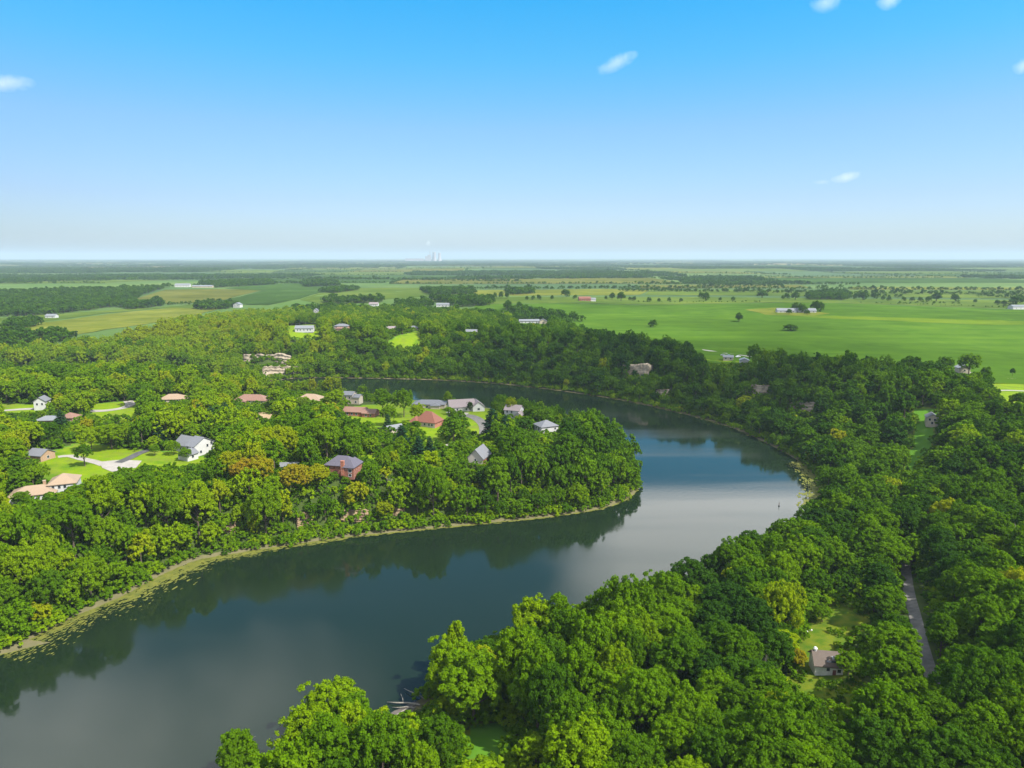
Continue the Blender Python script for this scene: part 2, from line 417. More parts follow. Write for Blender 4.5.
EDGE = np.array([(-400, 380), (0, 358), (60, 352), (110, 345), (160, 332), (210, 322), (260, 315), (290, 312), (340, 312), (420, 314), (480, 318), (540, 327),
                 (575, 335), (620, 345), (660, 353), (700, 361), (730, 363), (780, 367), (830, 371), (870, 375), (930, 378), (984, 386), (1000, 405), (1030, 410), (1500, 440)], float)
def edge_y(px): return np.interp(px, EDGE[:, 0], EDGE[:, 1])

m, n, o = new_mat('ground'); p = principled(n, .95, .05); L_ = n.links.new
gp = n.nodes.new('ShaderNodeNewGeometry'); sz = n.nodes.new('ShaderNodeSeparateXYZ'); L_(gp.outputs['Position'], sz.inputs[0])
al = n.nodes.new('ShaderNodeAttribute'); al.attribute_name = 'lawn'
aw = n.nodes.new('ShaderNodeAttribute'); aw.attribute_name = 'wood'
k1 = noise(n, .004, 6); k2 = noise(n, .25, 5); k3 = noise(n, .0007, 5)
meadow = mixc(n, ramp(n, k1.outputs[0], [(.4, (0, 0, 0)), (.6, (1, 1, 1))]), (.06, .115, .02), (.09, .14, .03))
meadow = mixc(n, ramp(n, k3.outputs[0], [(.45, (0, 0, 0)), (.55, (1, 1, 1))]), meadow, (.045, .085, .025))
floor_ = mixc(n, k2.outputs[0], (.022, .05, .008), (.06, .075, .02))
grass = mixc(n, ramp(n, k2.outputs[0], [(.3, (0, 0, 0)), (.7, (1, 1, 1))]), (.10, .18, .003), (.15, .205, .006))
weedy = mixc(n, ramp(n, k2.outputs[0], [(.35, (0, 0, 0)), (.6, (1, 1, 1))]), (.045, .10, .006), (.11, .135, .01))
def sel(t): 
    q = n.nodes.new('ShaderNodeMath'); q.operation = 'GREATER_THAN'; L_(al.outputs['Fac'], q.inputs[0]); q.inputs[1].default_value = t; return q.outputs[0]
k5 = noise(n, .07, 6, rough=.7); grass = mixc(n, ramp(n, k5.outputs[0], [(.5, (0, 0, 0)), (.66, (1, 1, 1))]), grass, (.115, .145, .018))
k6 = noise(n, .05, 5); grass = mixc(n, ramp(n, k6.outputs[0], [(.55, (0, 0, 0)), (.7, (1, 1, 1))]), grass, (.06, .13, .004))
c = mixc(n, aw.outputs['Fac'], meadow, floor_)
c = mixc(n, sel(.12), c, weedy); c = mixc(n, sel(.37), c, mixc(n, k2.outputs[0], (.05, .15, .012), (.09, .19, .015))); c = mixc(n, sel(.75), c, grass)
k4 = noise(n, .6, 4)
shz = n.nodes.new('ShaderNodeMath'); shz.operation = 'MULTIPLY_ADD'; L_(k4.outputs[0], shz.inputs[0]); shz.inputs[1].default_value = -.95; L_(sz.outputs['Z'], shz.inputs[2])
c = mixc(n, ramp(n, shz.outputs[0], [(.0, (1, 1, 1)), (.08, (0, 0, 0))]), c, mixc(n, k2.outputs[0], (.17, .145, .08), (.07, .075, .03)))
L_(c, p.inputs[0]); L_(p.outputs[0], o.inputs[0]); M['ground'] = m
build_ground()

def drape(name, poly, mat, lift, step, kind='structure', parent=None):
    """a sheet cut to a ground polygon, laid on the terrain"""
    poly = [Vector((a, b)) for a, b in poly]
    B = []
    for i, a in enumerate(poly):
        b = poly[(i + 1) % len(poly)]; k = max(1, int((b - a).length / step))
        B += [a.lerp(b, j / k) for j in range(k)]
    arr = np.array([tuple(q) for q in B]); lo, hi = arr.min(0), arr.max(0)
    gx, gy = np.meshgrid(np.arange(lo[0], hi[0], step), np.arange(lo[1], hi[1], step))
    gx = gx.ravel(); gy = gy.ravel(); ok = inside(arr, gx, gy) & (seg_dist(arr, gx, gy) > step * .3)
    pts = B + [Vector((a, b)) for a, b in zip(gx[ok], gy[ok])]
    ed = [(i, (i + 1) % len(B)) for i in range(len(B))]
    v, e, f, *_ = delaunay_2d_cdt(pts, ed, [list(range(len(B)))], 1, 1e-4)
    co = np.array([tuple(q) for q in v]); z = terrain(co[:, 0], co[:, 1]) + lift
    me = bpy.data.meshes.new(name); me.from_pydata([(a, b, c) for (a, b), c in zip(co, z)], [], [t if True else t for t in f]); me.update()
    me.materials.append(mat)
    me.polygons.foreach_set('use_smooth', np.ones(len(me.polygons), bool))
    bm = bmesh.new(); bm.from_mesh(me); bmesh.ops.recalc_face_normals(bm, faces=bm.faces)
    if bm.faces and sum(fc.normal.z for fc in bm.faces) < 0: bmesh.ops.reverse_faces(bm, faces=bm.faces)
    bm.to_mesh(me); bm.free()
    o = link(name, me, parent)
    if kind: tag(o, kind=kind)
    return o
def ribbon(name, pts, width, mat, lift=.12, step=2.5):
    P = np.array([tuple(p)[:2] for p in pts], float)
    Q = []
    for i in range(len(P) - 1):
        p0 = P[max(i - 1, 0)]; p1 = P[i]; p2 = P[i + 1]; p3 = P[min(i + 2, len(P) - 1)]
        k = max(2, int(np.linalg.norm(p2 - p1) / step))
        for j in range(k):
            t = j / k
            Q.append(0.5 * ((2 * p1) + (-p0 + p2) * t + (2 * p0 - 5 * p1 + 4 * p2 - p3) * t * t + (-p0 + 3 * p1 - 3 * p2 + p3) * t ** 3))
    Q.append(P[-1]); Q = np.array(Q)
    T = unit(np.gradient(Q, axis=0)); Nn = np.stack([-T[:, 1], T[:, 0]], 1)
    cols = [Q + Nn * width * s for s in (-.5, -.17, .17, .5)]
    V = np.concatenate([np.column_stack([c_, terrain(c_[:, 0], c_[:, 1]) + lift]) for c_ in cols]); m_ = len(Q)
    Fq = [(j * m_ + i, j * m_ + i + 1, (j + 1) * m_ + i + 1, (j + 1) * m_ + i) for j in range(3) for i in range(m_ - 1)]
    Fq = [f[::-1] for f in Fq]
    return tag(link(name, mesh_np(name, V, Fq, [mat], smooth=True)), kind='structure')

# water
m, n, o = new_mat('river_water'); L_ = n.links.new
p = principled(n, .07, .55); p.inputs['IOR'].default_value = 1.333
k = noise(n, .006, 3); L_(mixc(n, k.outputs[0], (.005, .0125, .0055), (.008, .016, .008)), p.inputs[0])
nz = noise(n, .45, 3); nz2 = noise(n, .05, 3)
bp = n.nodes.new('ShaderNodeBump'); bp.inputs['Strength'].default_value = .02; bp.inputs['Distance'].default_value = .4; L_(nz.outputs[0], bp.inputs['Height'])
tw = n.nodes.new('ShaderNodeTexCoord'); mw = n.nodes.new('ShaderNodeMapping'); mw.inputs['Rotation'].default_value = (0, 0, R(25)); mw.inputs['Scale'].default_value = (.004, .03, 1); L_(tw.outputs['Object'], mw.inputs[0])
kw = n.nodes.new('ShaderNodeTexNoise'); kw.inputs['Scale'].default_value = 1; kw.inputs['Detail'].default_value = 5; L_(mw.outputs[0], kw.inputs['Vector'])
mrw = n.nodes.new('ShaderNodeMapRange'); L_(kw.outputs[0], mrw.inputs['Value']); mrw.inputs['From Min'].default_value = .42; mrw.inputs['From Max'].default_value = .62; mrw.inputs['To Min'].default_value = .05; mrw.inputs['To Max'].default_value = .15
L_(mrw.outputs[0], p.inputs['Roughness'])
L_(bp.outputs[0], p.inputs['Normal']); L_(p.outputs[0], o.inputs[0]); M['water'] = m
wv = [(x, y, 0) for x, y in RIVER]
# widen the sheet a little under the banks
ctr = RIVER
me = bpy.data.meshes.new('river_water'); bm = bmesh.new()
vs = [bm.verts.new(v) for v in wv]; bm.faces.new(vs); bmesh.ops.triangulate(bm, faces=bm.faces)
bm.normal_update()
if sum(f.normal.z for f in bm.faces) < 0: bmesh.ops.reverse_faces(bm, faces=bm.faces)
bm.to_mesh(me); bm.free(); me.materials.append(M['water']); tag(link('river_water', me), kind='structure')

# fields
def crop(name, a, b, s=.03, stripe=None):
    m, n, o = new_mat(name); p = principled(n, 1, 0); L_ = n.links.new
    k = noise(n, s, 5); k2 = noise(n, s * .15, 4)
    c = mixc(n, ramp(n, k.outputs[0], [(.35, (0, 0, 0)), (.65, (1, 1, 1))]), a, b)
    c = mixc(n, ramp(n, k2.outputs[0], [(.4, (0, 0, 0)), (.62, (1, 1, 1))]), c, tuple(v * .74 for v in a))
    t = n.nodes.new('ShaderNodeTexCoord'); mp = n.nodes.new('ShaderNodeMapping'); mp.inputs['Rotation'].default_value = (0, 0, R(8)); mp.inputs['Scale'].default_value = (.0025, .03, 1); L_(t.outputs['Object'], mp.inputs[0])
    k3 = n.nodes.new('ShaderNodeTexNoise'); k3.inputs['Scale'].default_value = 1; k3.inputs['Detail'].default_value = 6; k3.inputs['Roughness'].default_value = .7; L_(mp.outputs[0], k3.inputs['Vector'])
    c = mixc(n, 1, c, ramp(n, k3.outputs[0], [(.3, (.72, .76, .8)), (.5, (1, 1, 1)), (.7, (1.3, 1.18, 1.05))]), 'MULTIPLY')
    k4 = noise(n, .06, 5, rough=.75)
    c = mixc(n, ramp(n, k4.outputs[0], [(.66, (0, 0, 0)), (.74, (1, 1, 1))]), c, tuple(v * .62 for v in a))
    L_(c, p.inputs[0]); L_(p.outputs[0], o.inputs[0]); return m
M['soy'] = crop('soy_crop', (.048, .105, .008), (.062, .122, .011))
M['pasture'] = crop('pasture', (0.0656, 0.1126, 0.0153), (0.0984, 0.1304, 0.0204))
M['hay'] = crop('hay', (0.1050, 0.1304, 0.0153), (0.1443, 0.1541, 0.0255))
M['sunny'] = crop('painted_sun_strip', (.085, .14, .008), (.105, .155, .012))  # sunlight through a cloud gap, painted as a paler strip on the field
M['olive'] = crop('olive_crop', (0.0853, 0.1008, 0.0153), (0.1181, 0.1186, 0.0255))
M['corn'] = crop('corn', (0.0328, 0.0711, 0.0127), (0.0459, 0.0889, 0.0153))
M['stubble'] = crop('stubble', (0.2400, 0.2052, 0.0840), (0.3040, 0.2508, 0.1140))
FIELDS = [
    ('soy', [(475, 305), (800, 303), (1250, 313), (1500, 430), (1030, 385), (870, 375), (780, 368), (700, 362), (620, 346), (545, 328), (470, 318)], 0),
    ('pasture', [(400, 299), (700, 297), (1250, 302), (1250, 312), (800, 302.6), (480, 304.4)], 0),
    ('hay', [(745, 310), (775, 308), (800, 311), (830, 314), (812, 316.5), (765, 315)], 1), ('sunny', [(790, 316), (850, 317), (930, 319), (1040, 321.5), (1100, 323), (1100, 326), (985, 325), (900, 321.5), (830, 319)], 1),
    ('hay', [(-60, 336), (110, 314), (170, 308), (222, 308), (190, 316), (120, 328), (60, 340), (-60, 352)], 0),
    ('pasture', [(-60, 322), (100, 311), (200, 304), (236, 305), (215, 308), (165, 308), (100, 314), (-60, 335)], 0),
    ('olive', [(136, 299), (165, 290), (215, 289), (262, 290.5), (235, 297), (215, 303), (150, 304)], 0),
    ('corn', [(206, 303), (240, 297), (262, 290.8), (225, 288.5), (262, 284), (312, 283), (340, 287), (300, 299), (268, 305)], 0),
    ('pasture', [(300, 300), (342, 288), (440, 288), (478, 296), (410, 298), (330, 306)], 0),
    ('hay', [(470, 290.5), (600, 289), (650, 290), (640, 295), (520, 296), (470, 295)], 0),
    ('pasture', [(650, 290), (1100, 291.5), (1100, 299), (720, 295.5), (645, 295)], 0),
    ('olive', [(640, 285), (800, 285), (810, 288), (640, 288.5)], 0),
    ('hay', [(850, 287), (1080, 288), (1080, 290.6), (850, 289.6)], 0),
    ('stubble', [(300, 277), (352, 276.5), (352, 278), (300, 278.6)], 0),
    ('hay', [(-20, 277.5), (80, 276), (108, 278), (60, 281), (-20, 281.5)], 0),
    ('hay', [(560, 272), (700, 271.5), (700, 273.6), (560, 274)], 0),
    ('olive', [(800, 268), (910, 268), (905, 270), (800, 270)], 0),
]
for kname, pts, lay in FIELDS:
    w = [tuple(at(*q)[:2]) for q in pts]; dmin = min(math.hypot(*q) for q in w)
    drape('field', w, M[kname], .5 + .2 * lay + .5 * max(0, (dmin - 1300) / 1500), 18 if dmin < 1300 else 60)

# generic farmland patchwork to the horizon
def far_fields():
    r = np.random.default_rng(5); th = R(9); ca, sa = math.cos(th), math.sin(th)
    woods = []
    V = {k: ([], []) for k in ('pasture', 'hay', 'olive', 'corn', 'stubble')}
    y = 2250.0
    while y < 21000:
        dy = r.uniform(140, 420) * (1 + y / 6000); x = -y * .95 - 400
        while x < y * .95 + 400:
            dx = r.uniform(260, 900) * (1 + y / 9000)
            u = r.random(); cyl = y + r.uniform(-60, 60)
            qx = [x + 12, x + dx - 12, x + dx - 12, x + 12]; qy = [cyl + 10, cyl + 10, cyl + dy - 10, cyl + dy - 10]
            X = np.array(qx) * ca - np.array(qy) * sa * .25; Y = np.array(qx) * sa * .25 + np.array(qy)
            if u < .44:
                k = r.choice(['pasture', 'hay', 'olive', 'corn', 'stubble'], p=[.34, .22, .14, .22, .08])
                nu, nv = 10, 8
                U, Vv = np.meshgrid(np.linspace(0, 1, nu), np.linspace(0, 1, nv))
                PX = (X[0] * (1 - U) + X[1] * U) * (1 - Vv) + (X[3] * (1 - U) + X[2] * U) * Vv
                PY = (Y[0] * (1 - U) + Y[1] * U) * (1 - Vv) + (Y[3] * (1 - U) + Y[2] * U) * Vv
                PZ = terrain(PX, PY) + .8 + .6 * (y / 4000) ** 1.5
                vv, ff = V[k]; b = len(vv)
                vv += list(zip(PX.ravel(), PY.ravel(), PZ.ravel()))
                ff += [(b + j * nu + i, b + j * nu + i + 1, b + (j + 1) * nu + i + 1, b + (j + 1) * nu + i) for j in range(nv - 1) for i in range(nu - 1)]
                # hedgerow on two sides
                woods.append((X, Y, 'edge'))
            elif u < .86: woods.append((X, Y, 'fill'))
            else: woods.append((X, Y, 'edge'))
            x += dx
        y += dy
    for k, (vv, ff) in V.items():
        tag(link('distant_fields', mesh_np('distant_fields', vv, ff, [M[k]], smooth=True)), kind='structure')
    return woods
FARWOODS = far_fields()

# roads
M['gravel'] = plain('gravel', (.15, .145, .135), (.10, .097, .09), .6, .95, .05)
M['concrete'] = plain('concrete', (.30, .28, .25), (.24, .22, .20), .3, .9, .1)
M['asphalt'] = plain('asphalt', (.09, .09, .09), (.06, .06, .062), .4, .9, .1)
ribbon('gravel_lane', [at(*q) for q in [(880, 505), (896, 530), (904, 555), (907, 580), (914, 612), (922, 645), (931, 675), (942, 702), (962, 740), (990, 790)]], 3.3, M['gravel'])
ribbon('driveway', [at(*q) for q in [(58, 457), (70, 456), (82, 459), (95, 462), (104, 465)]], 4, M['concrete'])
drape('parking_pad', [tuple(at(*q)[:2]) for q in [(100, 462), (122, 460), (142, 461), (136, 468), (112, 472), (102, 468)]], M['concrete'], .16, 3)
ribbon('driveway', [at(*q) for q in [(118, 463), (130, 458), (140, 453), (152, 449), (160, 446)]], 4.5, M['asphalt'], .2)
ribbon('road', [at(*q) for q in [(-60, 414), (0, 411), (40, 409), (90, 411), (118, 409), (130, 405), (128, 401)]], 6, M['concrete'])
ribbon('road', [at(*q) for q in [(455, 415), (470, 416), (480, 421), (485, 428), (484, 438), (478, 447)]], 7, M['gravel'])
ribbon('driveway', [at(*q) for q in [(448, 412), (456, 413), (468, 414)]], 6, M['concrete'], .2)
ribbon('driveway', [at(*q) for q in [(443, 448), (452, 444), (460, 441)]], 4, M['concrete'])
ribbon('road', [at(*q) for q in [(860, 365.5), (880, 366), (905, 367), (960, 372), (985, 375.5), (1030, 381), (1120, 390)]], 5, M['concrete'], .5)
ribbon('driveway', [at(*q) for q in [(985, 391), (1010, 390.5), (1040, 392)]], 4, M['concrete'])
ribbon('road', [at(*q) for q in [(700, 350), (718, 352.5), (735, 355), (765, 360)]], 5, M['concrete'], .5)
M['dirt'] = plain('dirt', (.33, .25, .15), (.26, .19, .11), .3, .95, .05)
drape('dirt_patch', [tuple(at(*q)[:2]) for q in [(256, 412), (276, 411), (278, 416), (270, 420), (258, 421)]], M['dirt'], .2, 3)
drape('mud_bank', [tuple(at(*q)[:2]) for q in [(380, 712), (392, 702), (408, 700), (420, 702), (410, 716), (396, 722), (384, 722)]], plain('mud', (.12, .10, .085), (.08, .07, .06), 1, .7, .3), .1, 1.5)

# ------------------------------------------------------------------ buildings
M['white'] = plain('white_siding', (.45, .45, .44), (.39, .39, .38), .8, .7, .25)
M['cream'] = plain('cream_siding', (.42, .36, .28), (.36, .31, .24), .8, .75, .2)
M['trim'] = plain('white_trim', (.5, .5, .5), (.45, .45, .44), 1, .5, .3)
M['brick'] = brickmat('red_brick', (.26, .085, .05), (.33, .13, .08))
M['brickd'] = brickmat('brown_brick', (.17, .06, .04), (.23, .09, .06))
M['tanbrick'] = brickmat('tan_brick', (.28, .17, .10), (.32, .21, .13))
M['rgrey'] = ribbed('grey_shingle', (.17, .175, .19), (.12, .125, .14), 3)
M['rslate'] = ribbed('slate_shingle', (.11, .10, .13), (.075, .07, .09), 3)
M['rtan'] = ribbed('tan_shingle', (.30, .22, .15), (.25, .18, .12), 3)
M['rpink'] = ribbed('pinkish_shingle', (.23, .13, .095), (.18, .105, .08), 3)
M['rred'] = ribbed('red_shingle', (.20, .08, .052), (.15, .06, .042), 3)
M['rmauve'] = ribbed('taupe_shingle', (.24, .20, .20), (.18, .15, .15), 3)
M['rwhite'] = ribbed('white_metal_roof', (.19, .20, .215), (.14, .15, .16), 6, .45)
M['rrust'] = ribbed('weathered_metal_roof', (.12, .092, .075), (.08, .062, .05), 6, .7)
M['cabinwhite'] = plain('weathered_whitewash', (.66, .66, .64), (.5, .5, .48), 1.2, .8, .15)
M['glass'] = plain('window_glass', (.03, .04, .05), (.02, .025, .03), 1, .08, .6)
M['door'] = plain('door_paint', (.16, .05, .04), (.12, .04, .03), 1, .5, .3)
M['garage'] = ribbed('garage_door', (.40, .39, .37), (.34, .33, .32), 4, .6, 'Z')
CLEAR = []      # (pixel polygon, depth): sight lines that real open ground keeps free

def hip_or_gable(mb_wall, mb_roof, x0, x1, y0, y1, h, rise, kind, along='x', z0=-1.2, eave=.5, th=.22):
    mb_wall.box(x0, x1, y0, y1, z0, h)
    if along == 'y':
        T = lambda x, y, z: (y, x, z); a0, a1, b0, b1 = y0, y1, x0, x1
    else:
        T = lambda x, y, z: (x, y, z); a0, a1, b0, b1 = x0, x1, y0, y1
    bm_ = (b0 + b1) / 2; half = (b1 - b0) / 2; sl = rise / half
    ez = h - eave * sl
    if kind == 'gable':
        for a in (a0, a1):
            mb_wall.quad(T(a, b0, h - .01), T(a, b1, h - .01), T(a, bm_, h + rise - .03))
        for s in (-1, 1):
            b_e = bm_ + s * (half + eave)
            lo = [T(a0 - eave, b_e, ez), T(a1 + eave, b_e, ez), T(a1 + eave, bm_, h + rise), T(a0 - eave, bm_, h + rise)]
            hi = [(p_[0], p_[1], p_[2] + th) for p_ in lo]
            if (s < 0) == (along == 'x'): pass
            mb_roof.quad(*hi); mb_roof.quad(*lo[::-1])
            for i in range(4):
                j = (i + 1) % 4; mb_roof.quad(lo[i], lo[j], hi[j], hi[i])
    else:
        k = min(half + eave, (a1 - a0) / 2 + eave - .3)
        A = [T(a0 - eave, b0 - eave, ez), T(a1 + eave, b0 - eave, ez), T(a1 + eave, b1 + eave, ez), T(a0 - eave, b1 + eave, ez)]
        r0, r1 = T(a0 - eave + k, bm_, h + rise), T(a1 + eave - k, bm_, h + rise)
        up = lambda p_: (p_[0], p_[1], p_[2] + th)
        mb_roof.quad(*A[::-1])
        for i in range(4): mb_roof.quad(A[i], A[(i + 1) % 4], up(A[(i + 1) % 4]), up(A[i]))
        mb_roof.quad(up(A[0]), up(A[1]), up(r1), up(r0)); mb_roof.quad(up(A[2]), up(A[3]), up(r0), up(r1))
        mb_roof.quad(up(A[1]), up(A[2]), up(r1)); mb_roof.quad(up(A[3]), up(A[0]), up(r0))

def window_at(root, x, y, z, w, h, face, mat='trim'):
    """frame with its pane, standing 4 cm proud of the wall; face = '-y', '+y', '-x', '+x'"""
    f = MB(); g = MB(); t = .1
    s = -1 if face[0] == '-' else 1
    def bx(mb, u0, u1, z0, z1, d0, d1):
        a, b = sorted((s * d0, s * d1))
        if face[1] == 'y': mb.box(x + u0, x + u1, y + a, y + b, z0, z1)
        else: mb.box(x + a, x + b, y + u0, y + u1, z0, z1)
    bx(f, -w / 2 - t, w / 2 + t, z + h, z + h + t, -.05, .07); bx(f, -w / 2 - t, w / 2 + t, z - t, z, -.05, .09)
    bx(f, -w / 2 - t, -w / 2, z, z + h, -.05, .07); bx(f, w / 2, w / 2 + t, z, z + h, -.05, .07)
    bx(g, -w / 2, w / 2, z, z + h, -.05, .03)
    fo = f.build('window', M[mat], root); g.build('pane', M['glass'], fo)

def building(name, px, py, label, cat, blocks, rot, wall, roof, windows=(), chimney=None, door=None, garage=None, clear=.6, group=None, extra=None):
    """blocks: (x0,x1,y0,y1,h,rise,kind,along[,wall,roof]); front is -y"""
    base = at(px, py); root = thing(name, label, cat, base, rot, group)
    for b in blocks:
        w, r_ = MB(), MB(); hip_or_gable(w, r_, *b[:8])
        w.build('wall', M[b[8] if len(b) > 8 else wall], root); r_.build('roof', M[b[9] if len(b) > 9 else roof], root)
    for wd in windows: window_at(root, *wd)
    if chimney:
        cx_, cy_, s_, z1, cm = chimney; mb = MB(); mb.box(cx_ - s_, cx_ + s_, cy_ - s_ * .7, cy_ + s_ * .7, .5, z1); mb.box(cx_ - s_ - .1, cx_ + s_ + .1, cy_ - s_ * .7 - .1, cy_ + s_ * .7 + .1, z1, z1 + .2)
        mb.build('chimney', M[cm], root)
    if door:
        mb = MB(); x, y, w_, h_ = door; mb.box(x - w_ / 2, x + w_ / 2, y - .06, y + .02, 0, h_); mb.build('door', M['door'], root)
    if garage:
        for (x, y, w_, h_) in garage:
            mb = MB(); mb.box(x - w_ / 2, x + w_ / 2, y - .06, y + .02, -.1, h_); mb.build('garage_door', M['garage'], root)
    if extra: extra(root)
    # sight line polygon
    ca, sa = math.cos(rot), math.sin(rot); P = []
    for b in blocks:
        x0, x1, y0, y1, h, rise = b[:6]
        for x in (x0, x1):
            for y in (y0, y1):
                for z in (h * (1 - clear), h): P.append((base.x + x * ca - y * sa, base.y + x * sa + y * ca, base.z + z))
        P.append((base.x + (x0 + x1) / 2 * ca - (y0 + y1) / 2 * sa, base.y + (x0 + x1) / 2 * sa + (y0 + y1) / 2 * ca, base.z + h + rise))
    P = np.array(P); a, b_, d = project(P[:, 0], P[:, 1], P[:, 2])
    hull = convex(list(zip(a, b_)))
    CLEAR.append((np.array(hull), d.mean()))
    for b in blocks: FOOT.append((base.x + (b[0] + b[1]) / 2 * ca - (b[2] + b[3]) / 2 * sa, base.y + (b[0] + b[1]) / 2 * sa + (b[2] + b[3]) / 2 * ca, math.hypot(b[1] - b[0], b[3] - b[2]) / 2 + 1))
    return root
def convex(pts):
    pts = sorted(set(pts))
    def half(ps):
        h = []
        for q in ps:
            while len(h) > 1 and (h[-1][0] - h[-2][0]) * (q[1] - h[-2][1]) - (h[-1][1] - h[-2][1]) * (q[0] - h[-2][0]) <= 0: h.pop()
            h.append(q)
        return h
    a = half(pts); b = half(pts[::-1]); return a[:-1] + b[:-1]
FOOT = []

def wins(xs, y, z, face='-y', w=1.1, h=1.4): return [(x, y, z, w, h, face) for x in xs]
# the beige roofed house at left
building('house', 50, 497, 'white house with sprawling beige hip roof above the left river bluff', 'house',
         [(-13, 3, -5, 5, 3.2, 2.4, 'hip', 'x'), (0, 10, -1.5, 9, 5.6, 2.8, 'hip', 'x')], R(22), 'white', 'rtan',
         wins([-9, -5], -5, 1) + wins([0.5, 1.6], -5, 1, w=.8) + wins([1.8, 4, 6], -1.5, 3.6, w=1) + wins([4.5, 7.5], -1.5, .9) + [(10, 2, 3.6, 1, 1.3, '+x'), (10, 5, 1, 1, 1.3, '+x')], chimney=(-1.5, 1, .5, 7, 'tanbrick'))
building('house', 194, 452, 'large white house with grey gabled roof beside the bright lawn', 'house',
         [(-11, 2, -3, 7, 3.6, 3.6, 'gable', 'x'), (2, 8, -6, 6.5, 5.2, 3.4, 'gable', 'x'), (4, 11, -12, -6, 2.8, 2.0, 'gable', 'y')], R(-28), 'white', 'rgrey',
         wins([-9, -6, -3], -3, 1) + wins([3.4], -6, 3.2) + [(8, -2, 1, 1.1, 1.4, '+x'), (8, 2, 3.4, 1.1, 1.4, '+x'), (8, 4.5, 1, 1.1, 1.4, '+x'), (11, -9, .9, 1.2, 1.2, '+x')],
         door=(0.3, -3, 1.2, 2.2), garage=[(7.5, -12, 4.6, 2.3)])
building('house', 253, 403, 'salmon brick house with hip roof at the water end of the left lawns', 'house',
         [(-11, 11, -5, 5, 3, 3, 'hip', 'x'), (-8, -2, -8, -4.9, 2.8, 1.8, 'hip', 'y')], R(-6), 'tanbrick', 'rpink', wins([0, 3, 6, 9], -5, .9) + wins([-5], -8, .9, w=1.8))
building('house', 311, 403, 'tan hip roofed house half sunk behind yellow green trees', 'house',
         [(-9, 9, -6, 6, 3.2, 3.2, 'hip', 'x')], R(-8), 'cream', 'rtan', wins([-6, -3, 3, 6], -6, .9))
building('house', 352, 403, 'grey two storey house with stepped gables by the far water', 'house',
         [(-5, 2, -4, 4, 6.5, 1.8, 'gable', 'x'), (2, 7, -4, 3, 5, 1.5, 'gable', 'x')], R(-10), 'cream', 'rgrey', wins([-3, 0], -4, 4) + wins([-3, 0, 4.5], -4, 1))
building('house', 362, 415, 'low brick house with long pinkish roof in front of the grey house', 'house',
         [(-11, 3, -4.5, 4.5, 2.9, 2.2, 'gable', 'x'), (3, 11, -7, 2, 2.9, 1.9, 'gable', 'x')], R(-10), 'brick', 'rpink', wins([-8, -5, -2], -4.5, .9) + wins([5.5, 8.5], -7, .9))
building('house', 430, 407, 'wide single storey house with pale grey roof near the far water', 'house',
         [(-11, 11, -5.5, 5.5, 3, 2, 'hip', 'x'), (2, 8, -8.5, -5.4, 2.8, 1.4, 'hip', 'y')], R(-4), 'cream', 'rgrey', wins([-8, -5], -5.5, .9, w=1.4) + wins([-1], -5.5, .6, w=2))
building('house', 429, 425, 'red brick house with steep terracotta coloured roof on bright lawn', 'house',
         [(-7, 7, -5, 5, 3.2, 5.2, 'hip', 'x'), (-9.5, -4, -7.5, 0, 2.8, 2.6, 'hip', 'y')], R(-24), 'brick', 'rred', wins([0, 3, 5], -5, .9))
building('house', 465, 410, 'long white house with taupe gabled roof beside the cul-de-sac', 'house',
         [(-11, 6, -5, 5, 3.4, 4, 'gable', 'x'), (4, 12, -7, 3, 3.4, 3.2, 'gable', 'y')], R(14), 'white', 'rmauve', wins([-9, -6, 0, 2.5], -5, 1) + [(8, -7, 1, 1.6, 1.4, '-y'), (-11, 0, 1, 2.2, 1.6, '-x')], garage=[(-3, -5, 4.4, 2.4)])
building('house', 514, 417, 'white house with dark gable roof peeping from trees behind a golden tree', 'house',
         [(-5, 5, -4.5, 4.5, 5.4, 2.6, 'gable', 'x'), (3, 7, -6.5, -1, 3, 1.6, 'gable', 'y')], R(-20), 'white', 'rmauve', wins([-3, 0], -4.5, 3.6) + [(5, 0, 3.4, 1, 1.3, '+x')])
building('house', 546, 433, 'white cottage with grey hip roof alone among the peninsula trees', 'house',
         [(-5.5, 5.5, -5, 5, 5.2, 2.6, 'hip', 'x')], R(24), 'white', 'rgrey', [(-5.5, -1.5, 2.6, 1.6, 1.8, '-x'), (-5.5, 2, 2.6, 1.2, 1.4, '-x'), (3.5, -5, 3, 1, 1.2, '-y')], clear=.95)
building('house', 345, 472, 'brick house with purple slate roof and tall brick chimney', 'house',
         [(-8, 6, -4, 5, 4.4, 3.2, 'hip', 'x'), (2.6, 7.4, -6.5, 3, 4.8, 2.6, 'hip', 'y', 'brickd')], R(-12), 'brickd', 'rslate', [(5.6, -6.5, 2.2, 1.6, 1.6, '-y'), (5.6, -6.5, .2, 1.4, 1.2, '-y')], chimney=(2, -6.2, .8, 7.2, 'brick'), clear=.8)
building('house', 479, 461, 'small brick house whose steep gable end faces the river', 'house',
         [(-4, 4, -5, 6, 3, 4.2, 'gable', 'y')], R(-18), 'brickd', 'rgrey', wins([0], -5, 1.2, w=.9))
building('house', 174, 402, 'house with pale tan roof between trees at mid left', 'house', [(-8, 8, -5, 5, 3, 2.6, 'hip', 'x')], R(8), 'cream', 'rtan', wins([-4, 0, 4], -5, .9))
building('house', 43, 409, 'narrow white house glimpsed between two dark green trees', 'house', [(-3.5, 3.5, -4, 4, 6, 2.5, 'gable', 'y')], R(12), 'white', 'rgrey', wins([-1.5, 1.5], -4, 3.4))
building('house', 50, 424, 'red brick house with pale roof among trees at far left', 'house', [(-6, 6, -4, 4, 3.2, 1.8, 'hip', 'x')], R(5), 'brick', 'rwhite', wins([-3, 0, 3], -4, .9))
